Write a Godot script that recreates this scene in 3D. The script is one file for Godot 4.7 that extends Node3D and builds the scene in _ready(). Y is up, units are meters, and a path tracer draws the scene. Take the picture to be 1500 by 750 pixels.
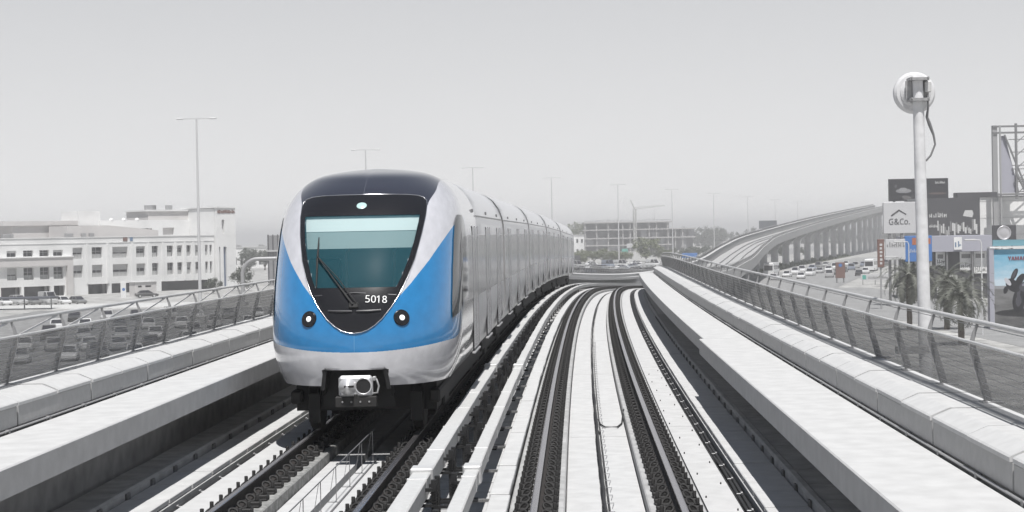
extends Node3D
# Elevated metro line with an oncoming train, city and haze behind.
# World: y = 0 is the rail head beside the camera, the ground lies at y = GY, the line runs towards -z.

const GY := -8.3
const TS := 3.29                     # distance between the two track centres
var M := {}
var taken := {}
var rng := RandomNumberGenerator.new()
# the line in plan and height: depth, x of the right-hand track, rail height
var KD := [-60.0, 0.0, 20.0, 40.0, 60.0, 80.0, 100.0, 120.0, 140.0, 160.0, 190.0, 230.0, 280.0, 330.0, 400.0, 480.0, 633.0, 911.0, 1000.0]
var KX := [-1.1, 0.35, 1.0, 1.77, 2.70, 3.85, 5.25, 7.1, 9.8, 13.0, 18.2, 25.2, 33.0, 41.7, 54.0, 70.0, 113.0, 193.0, 219.0]
var KY := [0.0, 0.0, 0.0, 0.0, 0.0, -0.1, -0.38, -0.85, -1.45, -2.1, -2.85, -3.4, -3.7, -3.4, -1.8, 0.2, 5.3, 13.3, 15.5]
var TX := []
var TY := []

func setup_camera() -> void:
	var cam := Camera3D.new()
	cam.name = "camera"
	cam.position = Vector3(0, 2.747, 0)
	cam.rotation_degrees = Vector3(-0.683, 0, -1.1)
	cam.fov = 16.41
	cam.near = 0.1
	cam.far = 8000.0
	add_child(cam)
	cam.current = true
	var env := Environment.new()
	env.background_mode = Environment.BG_SKY
	var sm := ProceduralSkyMaterial.new()
	sm.sky_top_color = Color(0.30, 0.35, 0.43)
	sm.sky_horizon_color = Color(0.893, 0.892, 0.892)
	sm.sky_curve = 0.25
	sm.ground_bottom_color = Color(0.62, 0.62, 0.62)
	sm.ground_horizon_color = Color(0.85, 0.85, 0.85)
	sm.sun_angle_max = 1.0
	var sky := Sky.new()
	sky.sky_material = sm
	env.sky = sky
	env.background_energy_multiplier = 1.0
	env.tonemap_mode = Environment.TONE_MAPPER_LINEAR
	env.tonemap_exposure = 1.15
	env.sdfgi_enabled = true
	env.ssao_enabled = true
	env.ssil_enabled = true
	env.fog_enabled = true
	env.fog_density = 0.00055
	env.fog_light_color = Color(0.86, 0.86, 0.865)
	var we := WorldEnvironment.new()
	we.name = "world_environment"
	we.environment = env
	add_child(we)
	var sun := DirectionalLight3D.new()
	sun.name = "sun"
	sun.light_energy = 1.6
	sun.light_color = Color(1.0, 0.992, 0.98)
	sun.light_angular_distance = 0.5
	sun.shadow_enabled = true
	# almost overhead, a little behind the camera and to its right
	sun.look_at_from_position(Vector3(0.05, 1.0, 0.42) * 100.0, Vector3.ZERO, Vector3(0, 0, -1))
	add_child(sun)

# ---------------------------------------------------------------- path
func setup_path() -> void:
	for i in KD.size():
		var a: int = max(i - 1, 0)
		var b: int = min(i + 1, KD.size() - 1)
		TX.append((KX[b] - KX[a]) / (KD[b] - KD[a]))
		TY.append((KY[b] - KY[a]) / (KD[b] - KD[a]))

func herm(d: float) -> Array:
	var i := 0
	while i < KD.size() - 2 and d > KD[i + 1]:
		i += 1
	var w: float = KD[i + 1] - KD[i]
	var u: float = (d - KD[i]) / w
	var u2 := u * u
	var u3 := u2 * u
	var h00 := 2 * u3 - 3 * u2 + 1
	var h10 := u3 - 2 * u2 + u
	var h01 := -2 * u3 + 3 * u2
	var h11 := u3 - u2
	var x: float = h00 * KX[i] + h10 * w * TX[i] + h01 * KX[i + 1] + h11 * w * TX[i + 1]
	var y: float = h00 * KY[i] + h10 * w * TY[i] + h01 * KY[i + 1] + h11 * w * TY[i + 1]
	var g00 := (6 * u2 - 6 * u) / w
	var g10 := 3 * u2 - 4 * u + 1
	var g11 := 3 * u2 - 2 * u
	var sx: float = g00 * KX[i] + g10 * TX[i] - g00 * KX[i + 1] + g11 * TX[i + 1]
	var sy: float = g00 * KY[i] + g10 * TY[i] - g00 * KY[i + 1] + g11 * TY[i + 1]
	return [x, y, sx, sy]

func P(d: float, o: float, h: float) -> Vector3:
	var k := herm(d)
	var t: float = k[2]
	var q := 1.0 / sqrt(1.0 + t * t)
	return Vector3(k[0] + o * q, k[1] + h, -d + o * t * q)

func F(d: float, o: float, h: float) -> Transform3D:
	var k := herm(d)
	var t := Vector3(k[2], k[3], -1).normalized()
	var r := t.cross(Vector3.UP).normalized()
	var u := r.cross(t)
	return Transform3D(Basis(r, u, -t), P(d, o, h))

# ---------------------------------------------------------------- scene tree
func numbered(called: String) -> String:
	if not taken.has(called):
		taken[called] = 0
		return called
	taken[called] += 1
	return "%s_%03d" % [called, taken[called]]

func tag(o: Node, label: String, category: String, group := "") -> void:
	o.set_meta("label", label)
	o.set_meta("category", category)
	if group:
		o.set_meta("group", group)

func thing(called: String, label: String, category: String, at := Vector3.ZERO, turn := 0.0, group := "") -> Node3D:
	var o := Node3D.new()
	o.name = numbered(called)
	add_child(o)
	o.position = at
	o.rotation.y = turn
	tag(o, label, category, group)
	return o

func setting(called: String, mesh: Mesh, m: Material) -> MeshInstance3D:
	var o := MeshInstance3D.new()
	o.name = numbered(called)
	o.mesh = mesh
	o.material_override = m
	o.set_meta("kind", "structure")
	add_child(o)
	return o

func part(parent: Node3D, called: String, mesh: Mesh, m: Material, xf := Transform3D()) -> MeshInstance3D:
	var o := MeshInstance3D.new()
	o.name = called
	o.mesh = mesh
	o.material_override = m
	o.transform = xf
	parent.add_child(o, true)
	return o

# a part whose mesh or transform is given in world coordinates (parent stands unturned)
func wpart(parent: Node3D, called: String, mesh: Mesh, m: Material, xf := Transform3D()) -> MeshInstance3D:
	xf.origin -= parent.position
	return part(parent, called, mesh, m, xf)

func copy(src: Node3D, label: String, group: String, at: Vector3, turn := 0.0) -> Node3D:
	var r: Node3D = src.duplicate()
	r.name = numbered(String(src.get_meta("base_name")))
	add_child(r)
	r.position = at
	r.rotation.y = turn
	r.set_meta("label", label)
	if group:
		r.set_meta("group", group)
	return r

# ---------------------------------------------------------------- mesh helpers
func S(smooth := false) -> SurfaceTool:
	var s := SurfaceTool.new()
	s.begin(Mesh.PRIMITIVE_TRIANGLES)
	s.set_smooth_group(0 if smooth else -1)
	return s

func fin(s: SurfaceTool) -> ArrayMesh:
	s.generate_normals()
	return s.commit()

func quad(s: SurfaceTool, a: Vector3, b: Vector3, c: Vector3, d: Vector3) -> void:
	s.add_vertex(a); s.add_vertex(b); s.add_vertex(c)
	s.add_vertex(a); s.add_vertex(c); s.add_vertex(d)

# a flat convex face, turned to look away from c
func opoly(s: SurfaceTool, pts: Array, c: Vector3) -> void:
	var n: Vector3 = (pts[1] - pts[0]).cross(pts[2] - pts[0])
	var mid := Vector3.ZERO
	for p in pts:
		mid += p
	mid /= pts.size()
	var p2 := pts
	if n.dot(mid - c) > 0.0:
		p2 = pts.duplicate()
		p2.reverse()
	for i in range(1, p2.size() - 1):
		s.add_vertex(p2[0]); s.add_vertex(p2[i]); s.add_vertex(p2[i + 1])

func box(s: SurfaceTool, c: Vector3, size: Vector3, b := Basis()) -> void:
	var x := b.x * size.x * 0.5
	var y := b.y * size.y * 0.5
	var z := b.z * size.z * 0.5
	for f in [[x, y, z], [y, z, x], [z, x, y]]:
		for sg in [1.0, -1.0]:
			var n: Vector3 = f[2] * sg
			opoly(s, [c + n - f[0] - f[1], c + n + f[0] - f[1], c + n + f[0] + f[1], c + n - f[0] + f[1]], c)

# box between two corners
func bx(s: SurfaceTool, x0: float, x1: float, y0: float, y1: float, z0: float, z1: float) -> void:
	box(s, Vector3((x0 + x1) / 2, (y0 + y1) / 2, (z0 + z1) / 2), Vector3(absf(x1 - x0), absf(y1 - y0), absf(z1 - z0)))

# box with chamfered edges
func cbox(s: SurfaceTool, c: Vector3, size: Vector3, ch: float, b := Basis()) -> void:
	var h := size * 0.5
	var v := func(sx, sy, sz, k):
		var p := Vector3(h.x, h.y, h.z) - Vector3(ch, ch, ch)
		p[k] += ch
		return c + b * Vector3(p.x * sx, p.y * sy, p.z * sz)
	for sg in [1, -1]:
		opoly(s, [v.call(sg, -1, -1, 0), v.call(sg, 1, -1, 0), v.call(sg, 1, 1, 0), v.call(sg, -1, 1, 0)], c)
		opoly(s, [v.call(-1, sg, -1, 1), v.call(1, sg, -1, 1), v.call(1, sg, 1, 1), v.call(-1, sg, 1, 1)], c)
		opoly(s, [v.call(-1, -1, sg, 2), v.call(1, -1, sg, 2), v.call(1, 1, sg, 2), v.call(-1, 1, sg, 2)], c)
	for p in [1, -1]:
		for q in [1, -1]:
			opoly(s, [v.call(p, q, -1, 0), v.call(p, q, 1, 0), v.call(p, q, 1, 1), v.call(p, q, -1, 1)], c)
			opoly(s, [v.call(p, -1, q, 0), v.call(p, 1, q, 0), v.call(p, 1, q, 2), v.call(p, -1, q, 2)], c)
			opoly(s, [v.call(-1, p, q, 1), v.call(1, p, q, 1), v.call(1, p, q, 2), v.call(-1, p, q, 2)], c)
			for r in [1, -1]:
				opoly(s, [v.call(p, q, r, 0), v.call(p, q, r, 1), v.call(p, q, r, 2)], c)

# a bar of square section between two points
func bar(s: SurfaceTool, a: Vector3, b: Vector3, w: float, h := -1.0) -> void:
	if h < 0.0:
		h = w
	var z := (b - a).normalized()
	var ref := Vector3.UP if absf(z.y) < 0.95 else Vector3.RIGHT
	var x := ref.cross(z).normalized()
	box(s, (a + b) / 2, Vector3(w, h, a.distance_to(b)), Basis(x, z.cross(x), z))

func tube(s: SurfaceTool, pts: Array, r, n := 8, caps := true) -> void:
	s.set_smooth_group(0)
	var rings := []
	var prev := Vector3.ZERO
	for i in pts.size():
		var t: Vector3 = (pts[min(i + 1, pts.size() - 1)] - pts[max(i - 1, 0)]).normalized()
		var u: Vector3
		if i == 0:
			u = t.cross(Vector3.UP if absf(t.y) < 0.9 else Vector3.RIGHT).normalized()
		else:
			u = (prev - t * prev.dot(t)).normalized()
		prev = u
		var w := t.cross(u)
		var rr: float = r[i] if r is Array else r
		var ring := []
		for k in n:
			var a := TAU * k / n
			ring.append(pts[i] + (u * cos(a) + w * sin(a)) * rr)
		rings.append(ring)
	for i in pts.size() - 1:
		for k in n:
			var k2 := (k + 1) % n
			quad(s, rings[i][k], rings[i][k2], rings[i + 1][k2], rings[i + 1][k])
	if caps:
		s.set_smooth_group(-1)
		opoly(s, rings[0], pts[1])
		opoly(s, rings[-1], pts[-2])
	s.set_smooth_group(-1)

# surface of revolution about +y through o; profile of (radius, height)
func lathe(s: SurfaceTool, prof: Array, o: Vector3, n := 16, b := Basis()) -> void:
	for i in prof.size() - 1:
		for k in n:
			var a0 := TAU * k / n
			var a1 := TAU * (k + 1) / n
			var p0: Vector2 = prof[i]
			var p1: Vector2 = prof[i + 1]
			var q0 := o + b * Vector3(cos(a0) * p0.x, p0.y, sin(a0) * p0.x)
			var q1 := o + b * Vector3(cos(a1) * p0.x, p0.y, sin(a1) * p0.x)
			var q2 := o + b * Vector3(cos(a1) * p1.x, p1.y, sin(a1) * p1.x)
			var q3 := o + b * Vector3(cos(a0) * p1.x, p1.y, sin(a0) * p1.x)
			if p0.x > 1e-5:
				s.add_vertex(q0); s.add_vertex(q1); s.add_vertex(q2)
			if p1.x > 1e-5:
				s.add_vertex(q0); s.add_vertex(q2); s.add_vertex(q3)

# polygon (x, y) extruded from z0 to z1
func prism(s: SurfaceTool, poly: Array, z0: float, z1: float, xf := Transform3D()) -> void:
	var pv := PackedVector2Array(poly)
	if Geometry2D.is_polygon_clockwise(pv):
		pv.reverse()
	var n := pv.size()
	for i in n:
		var a := pv[i]
		var b := pv[(i + 1) % n]
		quad(s, xf * Vector3(a.x, a.y, z1), xf * Vector3(a.x, a.y, z0), xf * Vector3(b.x, b.y, z0), xf * Vector3(b.x, b.y, z1))
	var t := Geometry2D.triangulate_polygon(pv)
	for i in range(0, t.size(), 3):
		var tri := [pv[t[i]], pv[t[i + 1]], pv[t[i + 2]]]
		if (tri[1] - tri[0]).cross(tri[2] - tri[0]) < 0.0:
			tri.reverse()
		for k in [0, 2, 1]:
			s.add_vertex(xf * Vector3(tri[k].x, tri[k].y, z1))
		for k in [0, 1, 2]:
			s.add_vertex(xf * Vector3(tri[k].x, tri[k].y, z0))

# closed outline (offset, height) drawn along the line from d0 to d1
func sweep(s: SurfaceTool, prof: Array, d0: float, d1: float, step: float) -> void:
	var pv := PackedVector2Array(prof)
	if Geometry2D.is_polygon_clockwise(pv):
		pv.reverse()
	var n := maxi(1, roundi((d1 - d0) / step))
	var last := []
	for i in n + 1:
		var d := d0 + (d1 - d0) * i / n
		var ring := []
		for p in pv:
			ring.append(P(d, p.x, p.y))
		if i > 0:
			for j in pv.size():
				var k := (j + 1) % pv.size()
				quad(s, last[j], last[k], ring[k], ring[j])
		if i == 0 or i == n:
			var t := Geometry2D.triangulate_polygon(pv)
			for j in range(0, t.size(), 3):
				s.add_vertex(ring[t[j]]); s.add_vertex(ring[t[j + 1]]); s.add_vertex(ring[t[j + 2]])
		last = ring

func rect(o0: float, o1: float, h0: float, h1: float) -> Array:
	return [Vector2(o0, h0), Vector2(o1, h0), Vector2(o1, h1), Vector2(o0, h1)]

# outline mirrored about the middle of the deck
func mir(prof: Array) -> Array:
	var r := []
	for p in prof:
		r.append(Vector2(-TS - p.x, p.y))
	return r

func side(prof: Array, sg: float) -> Array:
	return prof if sg > 0.0 else mir(prof)

# ---------------------------------------------------------------- materials
func noise_tex(sd: int, freq: float, lo: float, hi: float, size := 512, octaves := 4) -> ImageTexture:
	var n := FastNoiseLite.new()
	n.seed = sd
	n.noise_type = FastNoiseLite.TYPE_SIMPLEX_SMOOTH
	n.frequency = freq
	n.fractal_octaves = octaves
	var im := n.get_seamless_image(size, size)
	im.convert(Image.FORMAT_L8)
	var by := im.get_data()
	for i in by.size():
		by[i] = int(255.0 * (lo + (hi - lo) * by[i] / 255.0))
	im = Image.create_from_data(size, size, false, Image.FORMAT_L8, by)
	im.convert(Image.FORMAT_RGB8)
	return ImageTexture.create_from_image(im)

func normal_tex(sd: int, freq: float, strength: float, size := 512) -> ImageTexture:
	var n := FastNoiseLite.new()
	n.seed = sd
	n.frequency = freq
	n.fractal_octaves = 4
	var im := n.get_seamless_image(size, size)
	im.convert(Image.FORMAT_RGBA8)
	im.bump_map_to_normal_map(strength)
	return ImageTexture.create_from_image(im)

func mk(key: String, c, rough := 0.8, metal := 0.0, tex: Texture2D = null, sc := 1.0, nrm: Texture2D = null, ns := 0.4) -> StandardMaterial3D:
	var m := StandardMaterial3D.new()
	var col: Color = c if c is Color else Color(c, c, c)
	m.albedo_color = col.linear_to_srgb()
	m.roughness = rough
	m.metallic = metal
	if tex or nrm:
		m.uv1_triplanar = true
		m.uv1_world_triplanar = true
		m.uv1_scale = Vector3(sc, sc, sc)
	if tex:
		m.albedo_texture = tex
	if nrm:
		m.normal_enabled = true
		m.normal_texture = nrm
		m.normal_scale = ns
	M[key] = m
	return m

func setup_materials() -> void:
	var t1 := noise_tex(3, 0.012, 0.80, 1.0, 512, 5)
	var t2 := noise_tex(8, 0.02, 0.62, 1.0, 512, 5)
	var t3 := noise_tex(21, 0.02, 0.92, 1.0, 512, 6)
	var nb := normal_tex(5, 0.06, 3.0)
	mk("concrete", Color(0.45, 0.45, 0.45), 0.9, 0.0, t1, 0.35, nb, 0.12)
	mk("concrete_clean", Color(0.52, 0.52, 0.52), 0.85, 0.0, t3, 0.25, nb, 0.05)
	mk("concrete_dark", Color(0.25, 0.25, 0.25), 0.92, 0.0, t2, 0.5, nb, 0.4)
	mk("concrete_stained", Color(0.37, 0.37, 0.36), 0.92, 0.0, t2, 0.6, nb, 0.4)
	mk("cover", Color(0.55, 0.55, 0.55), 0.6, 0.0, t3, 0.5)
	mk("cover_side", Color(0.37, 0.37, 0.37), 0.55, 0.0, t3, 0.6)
	mk("rail_steel", Color(0.42, 0.40, 0.41), 0.25, 0.9)
	mk("rail_rust", Color(0.045, 0.038, 0.035), 0.75, 0.1, t2, 3.0)
	mk("iron", Color(0.024, 0.023, 0.023), 0.7, 0.2)
	mk("iron_worn", Color(0.14, 0.135, 0.13), 0.45, 0.6)
	mk("black", Color(0.012, 0.012, 0.013), 0.7)
	mk("cable", Color(0.02, 0.02, 0.021), 0.6)
	mk("grp_white", Color(0.55, 0.55, 0.545), 0.5, 0.0, t3, 0.8)
	mk("galv", Color(0.44, 0.44, 0.445), 0.5, 0.35, t1, 2.0)
	mk("galv_light", Color(0.58, 0.58, 0.58), 0.5, 0.2, t3, 2.0)
	mk("galv_dark", Color(0.20, 0.20, 0.205), 0.55, 0.3)
	var pm := mk("mesh_panel", Color(0.24, 0.24, 0.24), 0.8)
	pm.transparency = BaseMaterial3D.TRANSPARENCY_ALPHA
	pm.albedo_color.a = 0.52
	mk("wire", Color(0.50, 0.50, 0.50), 0.5, 0.2)
	mk("asphalt", Color(0.30, 0.30, 0.30), 0.95, 0.0, t2, 0.05)
	mk("road", Color(0.30, 0.30, 0.30), 0.95, 0.0, t1, 0.05)
	mk("sand", Color(0.52, 0.515, 0.50), 0.95, 0.0, t2, 0.02)
	mk("paving", Color(0.60, 0.60, 0.59), 0.9, 0.0, t1, 0.1)
	mk("paint_line", Color(0.7, 0.7, 0.7), 0.8)

# ---------------------------------------------------------------- viaduct
func build_viaduct() -> void:
	var v := thing("viaduct", "pale concrete elevated railway viaduct curving away to the right", "viaduct", Vector3(0, GY, 0))
	var u := [Vector2(-6.71, 1.09), Vector2(-6.71, -0.7), Vector2(-5.6, -1.3), Vector2(2.25, -1.3), Vector2(3.36, -0.7), Vector2(3.36, 1.09),
		Vector2(2.75, 1.09), Vector2(2.75, -0.5), Vector2(-6.1, -0.5), Vector2(-6.1, 1.09)]
	var s := S()
	sweep(s, u, -14, 200, 2.5)
	sweep(s, u, 200, 911, 11)
	wpart(v, "girder", fin(s), M.concrete)
	# plinths under the four rails
	for o in [-0.75, 0.75, -TS - 0.75, -TS + 0.75]:
		s = S()
		var e := -0.02 if o == -0.75 else 0.0
		sweep(s, [Vector2(o - 0.30, -0.5), Vector2(o + 0.30, -0.5), Vector2(o + 0.30, -0.215), Vector2(o + 0.285, -0.2), Vector2(o - 0.285, -0.2), Vector2(o - 0.30, -0.215)], -10, 200, 2.5)
		wpart(v, "track_plinth", fin(s), M.concrete_stained if o < -2.0 else M.concrete)
	# beyond the bend: the two track beds as dark strips
	for o in [-0.75, 0.75, -TS - 0.75, -TS + 0.75]:
		s = S()
		sweep(s, rect(o - 0.26, o + 0.26, -0.5, -0.17), 200, 911, 11)
		wpart(v, "track_bed", fin(s), M.concrete)
	# floor slabs between the rails and beside them, with open joints
	for tr in [0.0, -TS]:
		for row in [[-0.435, -0.045, -0.34], [0.055, 0.435, -0.34]]:
			for k in 11:
				var d0: float = 2.9 + 12.0 * k
				if tr < 0.0 and k > 4:
					continue
				s = S()
				sweep(s, rect(tr + row[0], tr + row[1], -0.5, row[2]), d0, d0 + 11.97, 2.0)
				wpart(v, "floor_slab", fin(s), M.concrete_clean)
	for sg in [1.0, -1.0]:
		for k in 11:
			if sg < 0.0 and k > 3:
				continue
			var d0: float = 2.9 + 12.0 * k
			s = S()
			sweep(s, side(rect(1.065, 1.43, -0.5, -0.205), sg), d0, d0 + 11.97, 2.0)
			wpart(v, "floor_slab", fin(s), M.concrete_clean)
		# cover slabs of the cable troughs under the walkway, low kerb between the rows
		var lid_a := S()
		cbox(lid_a, Vector3.ZERO, Vector3(0.475, 0.06, 1.15), 0.008)
		var ma := fin(lid_a)
		var lid_b := S()
		cbox(lid_b, Vector3.ZERO, Vector3(0.36, 0.06, 1.15), 0.008)
		var mb := fin(lid_b)
		var dmax := 62.0 if sg > 0.0 else 32.0
		var d := 8.6
		rng.seed = 77
		while d < dmax:
			var j := rng.randf_range(-0.006, 0.006)
			wpart(v, "trough_lid", ma, M.concrete_clean, F(d, 1.902 if sg > 0 else -TS - 1.902, -0.215 + j))
			wpart(v, "trough_lid", mb, M.concrete, F(d, 2.45 if sg > 0 else -TS - 2.45, -0.135 - j))
			d += 1.2
		s = S()
		sweep(s, side(rect(1.665, 2.14, -0.27, -0.19), sg), dmax - 0.6, 200, 2.5)
		sweep(s, side(rect(2.27, 2.63, -0.2, -0.11), sg), dmax - 0.6, 200, 2.5)
		wpart(v, "trough_cover_run", fin(s), M.concrete_clean)
		s = S()
		sweep(s, side([Vector2(2.155, -0.5), Vector2(2.262, -0.5), Vector2(2.262, -0.10), Vector2(2.24, -0.085), Vector2(2.18, -0.085), Vector2(2.155, -0.11)], sg), -8, 200, 2.5)
		sweep(s, side(rect(1.645, 1.685, -0.5, -0.25), sg), -8, 200, 2.5)
		wpart(v, "trough_wall", fin(s), M.concrete)
		# lifting notches on the kerb and brackets on the wall
		var nb := S()
		cbox(nb, Vector3.ZERO, Vector3(0.03, 0.12, 0.14), 0.006)
		var nm := fin(nb)
		d = 9.2
		while d < dmax:
			wpart(v, "kerb_clip", nm, M.concrete_dark, F(d, (2.14 if sg > 0 else -TS - 2.14), -0.17))
			d += 1.2
		# walkway slabs, one for each span
		var joints := [-14.0, 6.2, 31.2, 56.2, 81.2, 106.2, 131.2, 156.2, 181.2, 200.0]
		for k in joints.size() - 1:
			var inn := 1.84 if k <= 1 else 1.92
			s = S()
			sweep(s, side([Vector2(inn, 0.60), Vector2(2.66, 0.60), Vector2(2.66, 0.86), Vector2(inn + 0.012, 0.86), Vector2(inn, 0.848)], sg), joints[k] + 0.012, joints[k + 1] - 0.012, 2.5)
			wpart(v, "walkway_slab", fin(s), M.concrete_clean)
		# parapet duct: side panels, rounded lids, conduit with clips
		var lid := S()
		var lp := side([Vector2(2.70, 1.10), Vector2(2.70, 1.132), Vector2(2.715, 1.145), Vector2(2.845, 1.20), Vector2(2.87, 1.208), Vector2(3.325, 1.208), Vector2(3.345, 1.19), Vector2(3.345, 1.10)], sg)
		var lq := []
		for p in lp:
			lq.append(Vector2(p.x - (3.02 if sg > 0 else -TS - 3.02), p.y))
		prism(lid, lq, -0.664, 0.664)
		var lm := fin(lid)
		var lid_s := S()
		prism(lid_s, lq, -0.20, 0.20)
		var lsm := fin(lid_s)
		var pan := S()
		cbox(pan, Vector3.ZERO, Vector3(0.045, 0.205, 2.715), 0.006)
		var pmesh := fin(pan)
		var clip := S()
		cbox(clip, Vector3(0, 0, 0), Vector3(0.05, 0.05, 0.06), 0.006)
		var cm := fin(clip)
		var oc: float = 3.02 if sg > 0 else -TS - 3.02
		d = 7.55
		var k2 := 0
		rng.seed = 5 + int(sg)
		while d < 66.0:
			var x := F(d, oc + rng.randf_range(-0.006, 0.006), rng.randf_range(-0.003, 0.006))
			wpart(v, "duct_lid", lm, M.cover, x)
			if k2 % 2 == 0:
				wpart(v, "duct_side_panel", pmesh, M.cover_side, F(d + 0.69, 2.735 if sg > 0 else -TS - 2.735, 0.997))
			wpart(v, "conduit_clip", cm, M.galv_dark, F(d + 0.3, 2.693 if sg > 0 else -TS - 2.693, 0.872))
			d += 1.378
			k2 += 1
		s = S()
		sweep(s, lp, d - 0.68, 200, 2.5)
		sweep(s, lp, 200, 911, 11)
		sweep(s, lp, -14, 6.85, 2.5)
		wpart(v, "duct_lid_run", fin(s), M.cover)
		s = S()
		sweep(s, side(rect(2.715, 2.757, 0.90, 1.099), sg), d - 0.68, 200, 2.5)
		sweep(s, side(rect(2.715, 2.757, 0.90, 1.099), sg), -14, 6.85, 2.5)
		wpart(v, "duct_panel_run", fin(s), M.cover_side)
		s = S()
		var pts := []
		d = 6.0
		while d < 110.0:
			pts.append(P(d, 2.685 if sg > 0 else -TS - 2.685, 0.885))
			d += 2.0
		tube(s, pts, 0.012, 6)
		wpart(v, "conduit", fin(s), M.galv)
	# piers with flared heads
	var d := 31.2
	while d < 905.0:
		var k := herm(d)
		var top: float = k[1] - 1.3 - GY
		var q := S()
		var w := 1.05
		lathe(q, [Vector2(w, -0.3), Vector2(w, top - 3.0), Vector2(w * 1.02, top - 2.4)], Vector3.ZERO, 18)
		q.set_smooth_group(-1)
		var xf := F(d, -TS / 2, 0)
		xf.basis = Basis(Vector3.UP, -atan(k[2]))
		xf.origin.y = GY
		wpart(v, "pier", fin(q), M.concrete_pier, xf)
		q = S()
		prism(q, [Vector2(-1.06, top - 2.4), Vector2(1.06, top - 2.4), Vector2(1.5, top - 1.7), Vector2(3.3, top - 0.45), Vector2(3.3, top - 0.02), Vector2(-3.3, top - 0.02), Vector2(-3.3, top - 0.45), Vector2(-1.5, top - 1.7)], -1.05, 1.05)
		wpart(v, "pier_head", fin(q), M.concrete_pier, xf)
		d += 27.0 if d > 190 else 25.0

func build_fence(sg: float) -> void:
	var right := sg > 0.0
	var f := thing("parapet_fence", "grey mesh parapet fence along the right edge of the viaduct" if right else "grey mesh parapet fence along the left edge of the viaduct", "fence", P(20, 3.24 if right else -TS - 3.24, 1.2))
	var ob: float = 3.29 if right else -TS - 3.29
	var pitch := 1.85
	# post: leaning blade that turns in to the top pipe
	var s := S()
	var poly := [Vector2(-0.03, 0.0), Vector2(0.03, 0.0), Vector2(-0.085, 0.40), Vector2(-0.125, 0.53), Vector2(-0.105, 0.62), Vector2(-0.08, 0.69), Vector2(-0.10, 0.70), Vector2(-0.135, 0.62), Vector2(-0.165, 0.53)]
	var pp := []
	for p in poly:
		pp.append(Vector2(p.x * sg, p.y))
	prism(s, pp, -0.012, 0.012)
	var post := fin(s)
	s = S()
	bar(s, Vector3(-0.035 * sg, 0.0, 0.02), Vector3(-0.185 * sg, 0.545, 0.02), 0.02)
	var edge := fin(s)
	s = S()
	cbox(s, Vector3(0.02 * sg, 0.005, 0), Vector3(0.2, 0.02, 0.14), 0.004)
	var foot := fin(s)
	# mesh panel between two posts, with stretched wires
	s = S()
	var ln := pitch - 0.05
	var up := Vector3(-0.135 * sg, 0.50, 0)
	var lean := up.normalized()
	var b := Basis(lean.cross(Vector3.BACK), lean, Vector3.BACK)
	box(s, Vector3(-0.03 * sg, 0.025, 0) + up * 0.5, Vector3(0.006, up.length(), ln), b)
	var panel := fin(s)
	s = S()
	for k in 8:
		var c := Vector3(-0.03 * sg, 0.025, 0) + up * (0.08 + 0.12 * k) + Vector3(-0.008 * sg, 0, 0)
		bar(s, c - Vector3(0, 0, ln / 2), c + Vector3(0, 0, ln / 2), 0.0038)
	var wires := fin(s)
	s = S()
	tube(s, [Vector3(0, 0, pitch * 0.5), Vector3(0, 0, -pitch * 0.5)], 0.0145, 8)
	var rail := fin(s)
	s = S()
	tube(s, [Vector3(0, 0, pitch * 0.502), Vector3(0, 0, -pitch * 0.502)], 0.022, 10)
	var pipe := fin(s)
	s = S()
	bar(s, Vector3(-0.185 * sg, 0.55, 0), Vector3(-0.09 * sg, 0.685, -pitch * 0.94), 0.012, 0.02)
	var brace := fin(s)
	s = S()
	bar(s, Vector3(-0.09 * sg, 0.665, pitch * 0.5), Vector3(-0.09 * sg, 0.665, -pitch * 0.5), 0.006)
	var thin := fin(s)
	var d := 6.3
	while d < 200.0:
		var x := F(d, ob, 1.208)
		wpart(f, "post", post, M.galv_post, x)
		wpart(f, "post_edge", edge, M.galv, x)
		wpart(f, "foot_plate", foot, M.galv, x)
		var y := F(d + pitch / 2, ob, 1.208)
		y.basis.z *= sqrt(1.0 + pow(herm(d)[2], 2))
		var pn := wpart(f, "mesh_panel", panel, M.mesh_panel, y)
		var wi := part(pn, "wire_strands", wires, M.wire)
		wi.set_meta("kind", "stuff")
		wpart(f, "lower_rail", rail, M.galv_light, y * Transform3D(Basis(), Vector3(-0.19 * sg, 0.54, 0)))
		wpart(f, "top_pipe", pipe, M.galv_light, y * Transform3D(Basis(), Vector3(-0.09 * sg, 0.705, 0)))
		if not right:
			wpart(f, "brace", brace, M.galv_light, x)
		else:
			wpart(f, "cable_strand", thin, M.galv, y)
		d += pitch
	# beyond the bend the fence is only a grey band with its pipe
	s = S()
	sweep(s, side([Vector2(3.25, 1.22), Vector2(3.26, 1.22), Vector2(3.11, 1.74), Vector2(3.10, 1.74)], sg), d, 905, 11)
	wpart(f, "mesh_run", fin(s), M.mesh_panel)
	s = S()
	sweep(s, side(rect(3.18, 3.23, 1.89, 1.94), sg), d, 905, 11)
	sweep(s, side(rect(3.08, 3.11, 1.74, 1.77), sg), d, 905, 11)
	wpart(f, "pipe_run", fin(s), M.galv_light)
	s = S()
	while d < 905.0:
		var x := F(d, ob, 1.2)
		box(s, x * Vector3(-0.09 * sg, 0.35, 0), Vector3(0.06, 0.7, 0.05), x.basis)
		d += pitch * 3.0
	wpart(f, "post_run", fin(s), M.galv_dark)

# ---------------------------------------------------------------- rails and their fittings
func torus(s: SurfaceTool, c: Vector3, R: float, r: float, b: Basis, n := 14, m := 5) -> void:
	var pts := []
	for i in n + 1:
		var a := TAU * i / n
		pts.append(c + b * Vector3(cos(a) * R, 0, sin(a) * R))
	tube(s, pts, r, m, false)

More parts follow.
